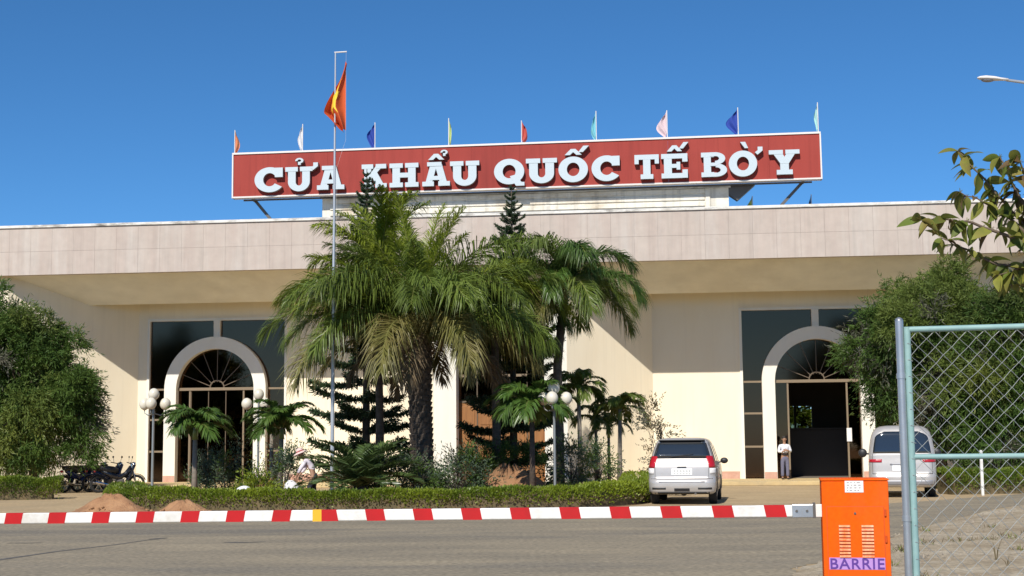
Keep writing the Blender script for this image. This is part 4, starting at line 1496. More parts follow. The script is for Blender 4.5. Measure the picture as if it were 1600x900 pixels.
hedge('clipped_hedge', 'long low clipped hedge curving round the planted island', [(-10.9, 40.4), (-10.15, 37.6), (-7.2, 36.4), (-3.3, 35.9), (0.3, 36.0), (2.5, 37.3), (3.5, 40.0), (3.75, 43.6)], 0.95, [0.62, 0.56, 0.5, 0.47, 0.5, 0.56, 0.62, 0.7], 46000, 401, 0.10)
hedge('clipped_hedge', 'short clipped hedge at the left edge in front of the dark tree', [(-20.5, 45.3), (-17, 45.4), (-14.75, 45.9)], 1.5, [0.72, 0.72, 0.68], 19000, 402, 0.03)
hedge('clipped_hedge', 'clipped hedge at the right behind the chain link gate', [(12.95, 43.0), (15.5, 43.6), (20, 45)], 1.2, [0.72, 0.74, 0.74], 19000, 403, 0.05)


# soil mounds
def mound(label, px, Y, rx, ry, h, seed, name='soil_mound'):
    rr_ = np.random.RandomState(seed)
    p_ = base(px, Y)
    mb = MB()
    nr, na = 9, 28
    phs = rr_.uniform(0, 6.28, 8)
    vv = [(0, 0, h)]
    for i in range(1, nr + 1):
        q = i / nr
        for k in range(na):
            a = 2 * PI * k / na
            w = 1 + 0.13 * math.sin(2 * a + phs[0]) + 0.09 * math.sin(3 * a + phs[1]) + 0.05 * math.sin(7 * a + phs[2])
            z = h * (0.5 + 0.5 * math.cos(PI * q)) ** 0.85 * (1 + 0.12 * math.sin(5 * a + 6 * q + phs[3])) + rr_.normal() * 0.045 * h * (1.4 - q)
            vv.append((rx * q * w * math.cos(a), ry * q * w * math.sin(a), max(0.014, z) if i < nr else -0.02))
    ff = [(0, 1 + k, 1 + (k + 1) % na) for k in range(na)]
    for i in range(nr - 1):
        for k in range(na):
            a, b = 1 + i * na + k, 1 + i * na + (k + 1) % na
            ff.append((a, a + na, b + na, b))
    mb.add(vv, ff)
    for k in range(46):
        a, q = rr_.uniform(0, 6.28), abs(rr_.normal()) * 0.25 + 0.62
        r_ = rr_.uniform(0.015, 0.05)
        mb.ball((rx * q * math.cos(a), ry * q * math.sin(a), max(0.01, h * (0.5 + 0.5 * math.cos(PI * min(1, q)))) + r_ * 0.2), r_ * rr_.uniform(0.8, 1.5), r_, r_ * 0.8, 5, 4)
    o = mb.build(name, 'soil', None, smooth='all', loc=p_)
    return tag(o, label, 'soil mound', 'mounds of red soil')


mound('largest of the two red soil mounds at the left end of the hedge', 178, 36.2, 1.0, 0.6, 0.42, 1)
mound('smaller red soil mound against the hedge, right of the larger one', 288, 35.2, 0.75, 0.45, 0.30, 2)
mound('red soil mound behind the hedge left of the worker', 418, 42.5, 0.9, 0.7, 0.62, 3)
mound('wide red soil mound behind the hedge near the third globe lamp', 798, 41.3, 1.75, 1.0, 0.95, 4)

# ================================================================== GLOBE LAMPS
lamp_group = 'globe lamps in the garden'


def globe_lamp(px, Y, label, rz, sc=1.0):
    t = thing('globe_lamp', label, 'garden lamp', base(px, Y), rz, lamp_group)
    t.scale = (sc * 0.9, sc * 0.9, sc)
    MB().lathe([(0.11, 0), (0.11, 0.12), (0.06, 0.22), (0.048, 0.5), (0.042, 3.05)], 12).build('pole', 'lamp_pole', t, smooth=True)
    MB().lathe([(0.06, 2.70), (0.06, 2.78)], 10).build('collar', 'lamp_pole', t, smooth=True)
    for k in range(3):
        a = 2 * PI * k / 3 + 0.35
        c_ = (0.43 * math.cos(a), 0.43 * math.sin(a), 3.03)
        mb = MB()
        mb.tube([(0, 0, 2.72), (c_[0] * 0.6, c_[1] * 0.6, 2.66), (c_[0], c_[1], 2.74), (c_[0], c_[1], 2.84)], 0.02, 6)
        mb.lathe([(0.05, -0.2), (0.085, -0.17), (0.085, -0.13)], 10, c_)
        mb.build('bracket', 'lamp_pole', t, smooth=True)
        MB().ball(c_, 0.195, n=20, m=14).build('globe', 'globe', t, smooth='all')
    MB().lathe([(0.045, 3.05), (0.085, 3.13), (0.085, 3.17)], 10).build('bracket', 'lamp_pole', t, smooth=True)
    MB().ball((0, 0, 3.34), 0.195, n=20, m=14).build('globe', 'globe', t, smooth='all')


globe_lamp(238, 46.0, 'globe lamp standing before the left arched entrance', 0.2)
globe_lamp(403, 47.0, 'globe lamp half hidden by a small palm right of the left door', 0.9)
globe_lamp(867, 39.4, 'globe lamp on grey pole in front of the slender palm', 0.0, 0.95)


# ================================================================== VEHICLES
class Body:
    """vehicle skin made of stacked rounded-rectangle slices; x right, y forward from the rear, z up"""

    def __init__(s, slices):
        s.sl = slices
        a = np.array(slices)
        s.z = a[:, 0]
        s.a = a

    def par(s, z):
        return [float(np.interp(z, s.z, s.a[:, i])) for i in range(1, 5)]

    def rear(s, x, z):
        hw, yr, yf, rc = s.par(z)
        ax = abs(x) - (hw - rc)
        if ax <= 0:
            return yr
        return yr + rc - math.sqrt(max(0, rc * rc - min(ax, rc) ** 2))

    def outline(s, z, sl):
        _, hw, yr, yf, rc = sl
        pts = []
        for (cx, cy, a0) in ((hw - rc, yf - rc, 0), (-hw + rc, yf - rc, PI / 2), (-hw + rc, yr + rc, PI), (hw - rc, yr + rc, 1.5 * PI)):
            for k in range(7):
                a = a0 + PI / 2 * k / 6
                pts.append((cx + rc * math.cos(a), cy + rc * math.sin(a), z))
        return pts

    def skin(s):
        # resample slices finely for a smooth skin
        zz = []
        for i in range(len(s.z) - 1):
            k = 3 if s.z[i + 1] - s.z[i] > 0.06 else 1
            zz += [s.z[i] + (s.z[i + 1] - s.z[i]) * j / k for j in range(k)]
        zz.append(s.z[-1])
        mb = MB()
        vv = []
        for z in zz:
            vv += s.outline(z, (z, *s.par(z)))
        n = 28
        ff = [(i * n + k, i * n + (k + 1) % n, (i + 1) * n + (k + 1) % n, (i + 1) * n + k) for i in range(len(zz) - 1) for k in range(n)]
        ff.append(tuple(range(n))[::-1])
        ff.append(tuple((len(zz) - 1) * n + k for k in range(n)))
        mb.add(vv, ff)
        return mb

    def rear_patch(s, zs, xl, xr, off, nx=14, thick=None):
        """patch lying on the rear; xl(z), xr(z); closed to a thin solid"""
        mb = MB()
        nz = len(zs)
        th_ = thick or off + 0.01
        vv = []
        for o_ in (off, off - th_):
            for z in zs:
                for k in range(nx + 1):
                    x = xl(z) + (xr(z) - xl(z)) * k / nx
                    vv.append((x, s.rear(x, z) - o_, z))
        w = nx + 1
        ff = [(i * w + k, i * w + k + 1, (i + 1) * w + k + 1, (i + 1) * w + k) for i in range(nz - 1) for k in range(nx)]
        b = nz * w
        ring = [k for k in range(w)] + [i * w + nx for i in range(1, nz)] + [(nz - 1) * w + k for k in range(nx - 1, -1, -1)] + [i * w for i in range(nz - 2, 0, -1)]
        for i in range(len(ring)):
            j = (i + 1) % len(ring)
            ff.append((ring[i], ring[j], b + ring[j], b + ring[i]))
        mb.add(vv, ff)
        return mb

    def side_patch(s, sd, y0, y1, zs, off):
        """window band on a side between y0(z) and y1(z)"""
        mb = MB()
        vv = []
        for o_ in (off, -0.01):
            for z in zs:
                hw = s.par(z)[0]
                vv += [(sd * (hw + o_), y0(z), z), (sd * (hw + o_), y1(z), z)]
        n = len(zs)
        ff = [(2 * i, 2 * i + 1, 2 * i + 3, 2 * i + 2) for i in range(n - 1)]
        ring = [2 * i for i in range(n)] + [2 * i + 1 for i in range(n - 1, -1, -1)]
        for i in range(len(ring)):
            j = (i + 1) % len(ring)
            ff.append((ring[i], ring[j], 2 * n + ring[j], 2 * n + ring[i]))
        mb.add(vv, ff)
        return mb


def wheel(parent, x, y, r, w, sd):
    prof = [(r * 0.62, -w / 2), (r * 0.93, -w / 2), (r, -w / 2 + 0.03), (r, w / 2 - 0.03), (r * 0.93, w / 2), (r * 0.62, w / 2)]
    wo = MB().lathe(prof, 24, (x, y, r), 'x').build('wheel', 'rubber', parent, smooth=True)
    ro = MB().lathe([(r * 0.62, -0.02), (r * 0.60, 0.03), (r * 0.2, 0.05), (0.02, 0.06)], 16, (x + sd * (w / 2 - 0.04), y, r), 'x').build('rim', 'bumper_grey', wo, smooth=True)
    return wo


def lin(z0, z1, n):
    return list(np.linspace(z0, z1, n))


# silver people carrier
car = thing('silver_car', 'silver people carrier seen from behind, parked at the hedge end', 'car', gnd(1066, 789), -R(10.5))
bd = Body([(0.27, 0.78, 0.14, 4.42, 0.22), (0.33, 0.86, 0.04, 4.52, 0.26), (0.46, 0.885, 0.0, 4.58, 0.28), (0.60, 0.888, 0.0, 4.58, 0.28), (0.655, 0.888, 0.03, 4.58, 0.28), (0.69, 0.885, 0.085, 4.57, 0.24), (0.85, 0.885, 0.095, 4.5, 0.22), (0.98, 0.88, 0.11, 4.3, 0.20),
           (1.06, 0.87, 0.13, 3.75, 0.20), (1.10, 0.855, 0.15, 3.50, 0.19), (1.30, 0.80, 0.24, 3.12, 0.18), (1.50, 0.735, 0.33, 2.78, 0.17), (1.62, 0.69, 0.39, 2.56, 0.17), (1.69, 0.645, 0.46, 2.44, 0.2), (1.73, 0.57, 0.56, 2.30, 0.24), (1.75, 0.42, 0.75, 2.1, 0.25)])
bd.skin().build('body', 'silver_paint', car, smooth='all')
hwf = lambda z: bd.par(z)[0]
bd.rear_patch(lin(1.20, 1.675, 8), lambda z: -hwf(z) + 0.015, lambda z: hwf(z) - 0.015, 0.006, 24).build('rear_surround', 'black_plastic', car, smooth='all')
bd.rear_patch(lin(1.25, 1.60, 8), lambda z: -hwf(z) + 0.10, lambda z: hwf(z) - 0.10, 0.014, 20).build('rear_window', 'car_glass', car, smooth='all')
MB().box(-0.60, 0.60, 0.33, 0.48, 1.665, 1.70).build('spoiler', 'black_plastic', car, bevel=0.01)
for sd_ in (-1, 1):
    ta = bd.rear_patch(lin(0.96, 1.27, 6), (lambda z: hwf(z) - 0.17 - 0.03 * (z - 0.86)) if sd_ > 0 else (lambda z: -hwf(z) + 0.002), (lambda z: hwf(z) - 0.002) if sd_ > 0 else (lambda z: -hwf(z) + 0.17 + 0.03 * (z - 0.86)), 0.012, 10).build('tail_light', 'tail_red', car, smooth='all')
    bd.rear_patch(lin(0.80, 0.95, 4), (lambda z: hwf(z) - 0.15) if sd_ > 0 else (lambda z: -hwf(z) + 0.002), (lambda z: hwf(z) - 0.002) if sd_ > 0 else (lambda z: -hwf(z) + 0.15), 0.010, 10).build('indicator', 'sticker', ta, smooth='all')
    bd.rear_patch(lin(0.40, 0.45, 3), (lambda z: 0.42) if sd_ > 0 else (lambda z: -0.78), (lambda z: 0.78) if sd_ > 0 else (lambda z: -0.42), 0.006, 10).build('reflector', 'black_plastic', car, smooth='all')
    # door mirror
    mm = MB()
    mm.ball((sd_ * 1.0, 3.15, 1.11), 0.11, 0.07, 0.085, 12, 8)
    mm.bar((sd_ * 0.84, 3.15, 1.06), (sd_ * 0.95, 3.15, 1.08), 0.05, 0.04)
    mm.build('door_mirror', 'black_plastic', car, smooth=True)
    for (a_, b_) in ((0.55, 1.35), (1.42, 2.25), (2.32, 2.75)):
        bd.side_patch(sd_, lambda z, a=a_: a + max(0, 0.25 * (z - 1.12)) * (1 if a < 0.6 else 0), lambda z, b=b_: b + (0.0 if b < 2.5 else (1.52 - z) * 0.8), lin(1.12, 1.55, 5), 0.006).build('side_window', 'car_glass', car, smooth='all')
    for y in (0.82, 3.55):
        wheel(car, sd_ * 0.77, y, 0.325, 0.21, sd_)
        aw = MB()
        aw.prism([(y + 0.40 * math.cos(a), 0.325 + 0.40 * math.sin(a)) for a in np.linspace(0, PI, 14)], sd_ * 0.80, sd_ * 0.893, 'yz')
        aw.build('wheel_arch', 'black_plastic', car)
    for y in (1.38, 2.28):
        MB().bar((sd_ * 0.89, y, 0.38), (sd_ * 0.87, y, 1.08), 0.006, 0.012, (0, 1, 0)).build('door_gap', 'black_plastic', car)
        MB().box(sd_ * 0.885 - 0.015, sd_ * 0.885 + 0.015, y - 0.3, y - 0.14, 0.93, 0.96).build('door_handle', 'silver_paint', car)
bd.rear_patch(lin(0.672, 0.684, 2), lambda z: -hwf(z) + 0.08, lambda z: hwf(z) - 0.08, 0.004, 20).build('tailgate_gap', 'black_plastic', car, smooth='all')
for sd_ in (-1, 1):
    bd.rear_patch(lin(0.69, 0.955, 4), lambda z, q=sd_: q * 0.70 - 0.004, lambda z, q=sd_: q * 0.70 + 0.004, 0.004, 2).build('tailgate_gap', 'black_plastic', car)
MB().box(-0.12, 0.12, bd.rear(0, 0.98) - 0.02, bd.rear(0, 0.98), 0.965, 0.995).build('tailgate_handle', 'black_plastic', car, bevel=0.004)
pl = bd.rear_patch(lin(0.77, 0.94, 3), lambda z: -0.27, lambda z: 0.27, 0.012, 6).build('number_plate', 'plate_white', car)
for i, x in enumerate((-0.19, -0.11, -0.03, 0.05, 0.13, 0.2)):
    for z in (0.795, 0.865):
        MB().box(x - 0.02, x + 0.025, bd.rear(0, 0.8) - 0.020, bd.rear(0, 0.8) - 0.0, z, z + 0.045).build('smudge', 'plate_ink', pl)
bd.rear_patch(lin(1.03, 1.06, 3), lambda z: -0.46, lambda z: -0.16, 0.008, 6).build('badge', 'bumper_grey', car)
bd.rear_patch(lin(1.03, 1.06, 3), lambda z: 0.16, lambda z: 0.42, 0.008, 6).build('badge', 'bumper_grey', car)
bd.rear_patch(lin(0.585, 0.615, 3), lambda z: -0.6, lambda z: 0.6, 0.006, 10).build('bumper_step', 'bumper_grey', car, smooth='all')
bd.rear_patch(lin(0.35, 0.43, 3), lambda z: -0.2, lambda z: 0.2, 0.008, 6).build('tow_panel', 'black_plastic', car)
bd.rear_patch(lin(0.275, 0.335, 3), lambda z: -0.72, lambda z: 0.72, 0.006, 14).build('valance', 'black_plastic', car, smooth='all')
MB().bar((-0.28, 0.175, 1.25), (0.30, 0.20, 1.32), 0.015, 0.015).build('wiper', 'black_plastic', car)
mb = MB()
mb.tube([(-0.75, 0.82, 0.33), (0.75, 0.82, 0.33)], 0.05, 8)
mb.ball((0, 0.82, 0.33), 0.12, 0.13, 0.12, 10, 7)
mb.build('axle', 'black_plastic', car, smooth=True)
MB().tube([(0.35, 0.02, 0.29), (0.35, 0.9, 0.3)], 0.03, 8).build('exhaust', 'steel_dark', car, smooth=True)

# white-silver van
van = thing('silver_van', 'silver grey van with red tail lights parked behind the gate post', 'van', gnd(1412, 778), -R(14.2))
van.scale = (1.03, 1.03, 1.06)
vb = Body([(0.28, 0.80, 0.10, 4.5, 0.22), (0.34, 0.88, 0.03, 4.6, 0.26), (0.46, 0.905, 0.0, 4.66, 0.28), (0.58, 0.91, 0.0, 4.68, 0.28), (0.63, 0.91, 0.05, 4.66, 0.24), (0.9, 0.91, 0.07, 4.55, 0.22), (1.05, 0.905, 0.09, 4.4, 0.22), (1.15, 0.90, 0.10, 4.0, 0.22), (1.35, 0.875, 0.14, 3.6, 0.22),
           (1.60, 0.83, 0.20, 3.2, 0.22), (1.75, 0.785, 0.25, 2.98, 0.24), (1.86, 0.70, 0.32, 2.8, 0.28), (1.92, 0.58, 0.42, 2.6, 0.3), (1.945, 0.40, 0.62, 2.3, 0.3)])
vb.skin().build('body', 'van_paint', van, smooth='all')
hv = lambda z: vb.par(z)[0]


def vxr(z):
    q = 0.11
    if z > 1.62:
        q += 0.20 * ((z - 1.62) / 0.16) ** 2
    return hv(z) - q


vb.rear_patch(lin(1.20, 1.78, 12), lambda z: -vxr(z), vxr, 0.010, 20).build('rear_window', 'car_glass', van, smooth='all')
for sd_ in (-1, 1):
    vb.rear_patch(lin(0.95, 1.035, 4), (lambda z: hv(z) - 0.36) if sd_ > 0 else (lambda z: -hv(z) + 0.002), (lambda z: hv(z) - 0.002) if sd_ > 0 else (lambda z: -hv(z) + 0.36), 0.012, 12).build('tail_light', 'tail_red', van, smooth='all')
    mm = MB()
    mm.ball((sd_ * 1.08, 3.5, 1.18), 0.13, 0.07, 0.13, 12, 8)
    mm.bar((sd_ * 0.86, 3.5, 1.15), (sd_ * 1.0, 3.5, 1.16), 0.05, 0.05)
    mm.build('door_mirror', 'black_plastic', van, smooth=True)
    for (a_, b_) in ((0.45, 1.45), (1.52, 2.5), (2.58, 3.1)):
        vb.side_patch(sd_, lambda z, a=a_: a, lambda z, b=b_: b + (0 if b < 3 else (1.65 - z) * 0.6), lin(1.2, 1.68, 5), 0.006).build('side_window', 'car_glass', van, smooth='all')
    for y in (0.95, 3.75):
        wheel(van, sd_ * 0.79, y, 0.325, 0.2, sd_)
        MB().prism([(y + 0.4 * math.cos(a), 0.325 + 0.4 * math.sin(a)) for a in np.linspace(0, PI, 14)], sd_ * 0.82, sd_ * 0.913, 'yz').build('wheel_arch', 'black_plastic', van)
vb.rear_patch(lin(0.635, 0.65, 2), lambda z: -hv(z) + 0.1, lambda z: hv(z) - 0.1, 0.004, 20).build('tailgate_gap', 'black_plastic', van, smooth='all')
for sd_ in (-1, 1):
    vb.rear_patch(lin(0.65, 1.18, 5), lambda z, q=sd_: q * 0.80 - 0.005, lambda z, q=sd_: q * 0.80 + 0.005, 0.004, 2).build('tailgate_gap', 'black_plastic', van)
pl = vb.rear_patch(lin(0.72, 0.87, 3), lambda z: -0.27, lambda z: 0.27, 0.012, 6).build('number_plate', 'plate_white', van)
vb.rear_patch(lin(0.885, 0.915, 3), lambda z: -0.33, lambda z: 0.33, 0.02, 8).build('plate_lamp_bar', 'bumper_grey', van, smooth='all')
vb.rear_patch(lin(0.34, 0.47, 4), lambda z: -hv(z) + 0.05, lambda z: hv(z) - 0.05, 0.006, 20).build('bumper_lower', 'bumper_grey', van, smooth='all')
vb.rear_patch(lin(1.135, 1.155, 3), lambda z: -hv(z) + 0.06, lambda z: hv(z) - 0.06, 0.004, 20).build('tailgate_crease', 'sticker', van, smooth='all')
MB().ball((0.14, 0.15, 1.86), 0.035, 0.03, 0.05, 8, 6).build('brake_lamp', 'black_plastic', van, smooth=True)
MB().bar((-0.75, 0.95, 0.33), (0.75, 0.95, 0.33), 0.1, 0.1).build('axle', 'black_plastic', van)
MB().bar((0.05, 0.09, 1.22), (0.5, 0.12, 1.3), 0.015, 0.015).build('wiper', 'black_plastic', van)


# motorcycles
def motorcycle(label, pos, rz, body, seed):
    t = thing('motorcycle', label, 'motorcycle', pos, rz, 'parked motorcycles')
    t.scale = (1.08, 1.08, 1.08)
    for x in (-0.62, 0.62):
        w = MB()
        n, m_ = 24, 8
        vv, ff = [], []
        for i in range(n):
            a = 2 * PI * i / n
            for k in range(m_):
                b_ = 2 * PI * k / m_
                r_ = 0.25 + 0.045 * math.cos(b_)
                vv.append((x + r_ * math.cos(a), 0.045 * math.sin(b_), 0.295 + r_ * math.sin(a)))
        for i in range(n):
            for k in range(m_):
                ff.append((i * m_ + k, ((i + 1) % n) * m_ + k, ((i + 1) % n) * m_ + (k + 1) % m_, i * m_ + (k + 1) % m_))
        w.add(vv, ff)
        wo = w.build('wheel', 'rubber', t, smooth='all')
        sp = MB()
        for i in range(6):
            a = 2 * PI * i / 6
            sp.bar((x, 0, 0.295), (x + 0.23 * math.cos(a), 0, 0.295 + 0.23 * math.sin(a)), 0.02, 0.03, (0, 1, 0))
        sp.lathe([(0.05, -0.06), (0.05, 0.06)], 10, (x, 0, 0.295), 'y')
        sp.build('rim', 'chrome', wo)
        MB().prism([(x + 0.31 * math.cos(a), 0.295 + 0.31 * math.sin(a)) for a in np.linspace(R(20), R(160), 10)] + [(x + 0.33 * math.cos(a), 0.295 + 0.33 * math.sin(a)) for a in np.linspace(R(160), R(20), 10)], -0.06, 0.06).build('mudguard', body, t)
    MB().tube([(0.62, 0.08, 0.295), (0.52, 0.08, 0.62), (0.43, 0.03, 0.95)], 0.022, 8).build('fork', 'chrome', t, smooth=True)
    MB().tube([(0.62, -0.08, 0.295), (0.52, -0.08, 0.62), (0.43, -0.03, 0.95)], 0.022, 8).build('fork', 'chrome', t, smooth=True)
    fb = MB()
    fb.tube([(0.44, 0, 0.86), (0.28, 0, 0.62), (0.05, 0, 0.50), (-0.2, 0, 0.58), (-0.55, 0, 0.74)], [0.07, 0.085, 0.09, 0.11, 0.07], 10)
    fb.build('body', body, t, smooth='all')
    MB().prism([(0.50, 0.95), (0.34, 0.50), (0.26, 0.36), (0.30, 0.36), (0.42, 0.52), (0.57, 0.92)], -0.17, 0.17).build('leg_shield', body, t, bevel=0.02)
    st = MB()
    st.tube([(0.02, 0, 0.72), (-0.15, 0, 0.76), (-0.45, 0, 0.80), (-0.68, 0, 0.84)], [0.08, 0.12, 0.12, 0.07], 10)
    so = st.build('seat', 'black_plastic', t, smooth='all')
    MB().bar((-0.02, 0, 0.30), (0.22, 0, 0.36), 0.2, 0.22).build('engine', 'steel_dark', t, bevel=0.03)
    MB().tube([(0.15, -0.12, 0.25), (-0.3, -0.14, 0.26), (-0.75, -0.15, 0.36)], [0.02, 0.045, 0.05], 8).build('exhaust', 'chrome', t, smooth=True)
    MB().tube([(0.36, 0.33, 1.0), (0.42, 0.12, 0.97), (0.44, 0, 0.96), (0.42, -0.12, 0.97), (0.36, -0.33, 1.0)], 0.016, 6).build('handlebar', 'black_plastic', t, smooth=True)
    MB().ball((0.52, 0, 0.93), 0.09, 0.11, 0.09, 12, 8).build('headlight', 'chrome', t, smooth=True)
    MB().ball((-0.76, 0, 0.72), 0.05, 0.08, 0.045, 10, 7).build('tail_light', 'tail_red', t, smooth=True)
    for sd_ in (-1, 1):
        MB().tube([(0.40, sd_ * 0.2, 0.98), (0.42, sd_ * 0.27, 1.15)], 0.008, 5).build('mirror_stem', 'chrome', t)
        MB().ball((0.42, sd_ * 0.29, 1.18), 0.02, 0.055, 0.04, 10, 7).build('mirror', 'black_plastic', t, smooth=True)
    MB().bar((-0.05, 0.14, 0.30), (-0.12, 0.28, 0.02), 0.025, 0.025).build('side_stand', 'steel_dark', t)
    MB().bar((-0.50, 0, 0.87), (-0.80, 0, 0.90), 0.2, 0.03).build('rack', 'steel_dark', t)


for i, (px, Y, rz, b_, lb) in enumerate(((184, 51.8, 0.45, 'moto_black', 'rightmost parked motorcycle, side on beside the slanting wall'), (166, 52.6, 0.8, 'moto_blue', 'second motorcycle from the right in the parked row'),
                                         (144, 53.0, 1.0, 'moto_black', 'third motorcycle from the right in the parked row'), (122, 52.4, 1.1, 'moto_blue', 'leftmost parked motorcycle, dark blue, beside the dark tree'))):
    motorcycle(lb, base(px, Y), rz, b_, i)


# ================================================================== PEOPLE
def skin_mesh(name, vs_, es_, m_, parent, sub=2, root=0):
    """skin modifier over a skeleton, applied to a plain mesh"""
    bm = bmesh.new()
    lay = bm.verts.layers.skin.verify()
    bv = []
    for i, v in enumerate(vs_):
        x = bm.verts.new(v[:3])
        r_ = v[3]
        x[lay].radius = (r_, v[4] if len(v) > 4 else r_)
        x[lay].use_root = (i == root)
        bv.append(x)
    for a, b in es_:
        bm.edges.new((bv[a], bv[b]))
    me = bpy.data.meshes.new(name + '_skeleton')
    bm.to_mesh(me)
    bm.free()
    tmp = bpy.data.objects.new('tmp', me)
    COL.objects.link(tmp)
    md = tmp.modifiers.new('skin', 'SKIN')
    md.use_smooth_shade = True
    md.branch_smoothing = 0.6
    ss = tmp.modifiers.new('sub', 'SUBSURF')
    ss.levels = ss.render_levels = sub
    dg = bpy.context.evaluated_depsgraph_get()
    out = bpy.data.meshes.new_from_object(tmp.evaluated_get(dg))
    out.name = name
    bpy.data.objects.remove(tmp)
    bpy.data.meshes.remove(me)
    out.materials.clear()
    out.materials.append(M(m_))
    out.polygons.foreach_set('use_smooth', [True] * len(out.polygons))
    return link(name, out, parent)


def hand(vs_, es_, wrist_i, W, d, side, up):
    """palm with five curled finger chains appended to a skeleton; d forward, side towards the thumb"""
    W, d, side, up = Vector(W), Vector(d).normalized(), Vector(side).normalized(), Vector(up).normalized()

    def addv(p, r_, par):
        vs_.append((p.x, p.y, p.z, r_))
        es_.append((par, len(vs_) - 1))
        return len(vs_) - 1
    pm = addv(W + d * 0.05, 0.026, wrist_i)
    pe = addv(W + d * 0.085, 0.022, pm)
    for k, (off, ln) in enumerate(((0.026, 0.065), (0.009, 0.075), (-0.009, 0.07), (-0.026, 0.055))):
        b = W + d * 0.09 + side * off
        a = addv(b, 0.0095, pe)
        a = addv(b + d * ln * 0.5 + up * -0.008, 0.009, a)
        addv(b + d * ln * 0.85 + up * -0.03, 0.0075, a)
    a = addv(W + d * 0.035 + side * 0.035, 0.011, pm)
    addv(W + d * 0.075 + side * 0.055 + up * -0.01, 0.009, a)


# guard standing in the right doorway, facing the camera, arms folded in front
gp = at(1227, 746, 56.0)
guard = thing('person', 'person in white shirt and grey blue trousers standing at the right arched door', 'person', (gp.x, gp.y, 0.15), R(4))
gv = [(0, 0, 0.93, 0.125, 0.10), (0, 0.0, 1.08, 0.115, 0.09), (0, 0, 1.26, 0.14, 0.10), (0, 0.0, 1.40, 0.07), (0, -0.005, 1.46, 0.05), (0, -0.02, 1.53, 0.075, 0.085), (0, -0.015, 1.60, 0.078, 0.09), (0, -0.01, 1.645, 0.05, 0.06)]
ge = [(0, 1), (1, 2), (2, 3), (3, 4), (4, 5), (5, 6), (6, 7)]


def limb(vs_, es_, frm, pts):
    p = frm
    for q in pts:
        vs_.append(q)
        es_.append((p, len(vs_) - 1))
        p = len(vs_) - 1
    return p


for sd_ in (-1, 1):
    w = limb(gv, ge, 2, [(sd_ * 0.17, 0, 1.33, 0.058), (sd_ * 0.235, 0.0, 1.08, 0.044), (sd_ * 0.14, -0.17, 1.09 + (0.03 if sd_ > 0 else 0), 0.036), (sd_ * 0.05, -0.20, 1.12 + (0.03 if sd_ > 0 else 0), 0.027)])
    hand(gv, ge, w, gv[w][:3], (-sd_, -0.15, 0.1), (0, 0, 1), (0, -1, 0))
    limb(gv, ge, 0, [(sd_ * 0.095, 0, 0.84, 0.085), (sd_ * 0.10, -0.01, 0.48, 0.058), (sd_ * 0.105, 0.01, 0.27, 0.05), (sd_ * 0.105, 0.015, 0.09, 0.037), (sd_ * 0.11, -0.06, 0.045, 0.038), (sd_ * 0.115, -0.15, 0.03, 0.03)])
skin_mesh('body', gv, ge, 'skin', guard)
tv = [(0, 0, 0.98, 0.15, 0.12), (0, 0, 1.12, 0.15, 0.118), (0, 0, 1.28, 0.165, 0.122), (0, 0, 1.395, 0.085)]
te = [(0, 1), (1, 2), (2, 3)]
for sd_ in (-1, 1):
    limb(tv, te, 2, [(sd_ * 0.175, 0, 1.335, 0.076), (sd_ * 0.238, 0.0, 1.09, 0.064), (sd_ * 0.16, -0.14, 1.09 + (0.03 if sd_ > 0 else 0), 0.05), (sd_ * 0.10, -0.18, 1.105 + (0.03 if sd_ > 0 else 0), 0.042)])
skin_mesh('shirt', tv, te, 'shirt_white', guard)
lv = [(0, 0, 0.96, 0.145, 0.118), (0, 0, 0.88, 0.14, 0.115)]
le = [(0, 1)]
for sd_ in (-1, 1):
    limb(lv, le, 1, [(sd_ * 0.09, 0, 0.76, 0.098), (sd_ * 0.10, -0.01, 0.48, 0.076), (sd_ * 0.105, 0.012, 0.10, 0.068)])
skin_mesh('trousers', lv, le, 'trousers_blue', guard)
MB().lathe([(0.135, 0.0), (0.14, 0.035)], 16, (0, 0, 0.955)).build('belt', 'black_plastic', guard, smooth=True)
mb = MB()
mb.ball((0, 0.012, 1.635), 0.092, 0.10, 0.085, 14, 10)
mb.build('hair', 'hair', guard, smooth='all')
for sd_ in (-1, 1):
    MB().ball((sd_ * 0.032, -0.105, 1.585), 0.012, 0.008, 0.007, 8, 6).build('eye', 'hair', guard)
    MB().ball((sd_ * 0.088, 0.0, 1.575), 0.012, 0.02, 0.03, 8, 6).build('ear', 'skin', guard)
    MB().ball((sd_ * 0.112, -0.06, 0.035), 0.05, 0.13, 0.035, 12, 8).build('shoe', 'shoe', guard, smooth='all')
MB().ball((0, -0.115, 1.56), 0.013, 0.02, 0.022, 8, 6).build('nose', 'skin', guard)
MB().ball((0, -0.103, 1.525), 0.024, 0.008, 0.006, 8, 6).build('mouth', 'hat_band', guard)

# gardener behind the hedge, bending to the left with a sack
wp = base(483, 40.3)
wk = thing('person', 'person in pink sun hat and pale top bending over behind the hedge', 'person', (wp.x, wp.y, 0.012), 0)
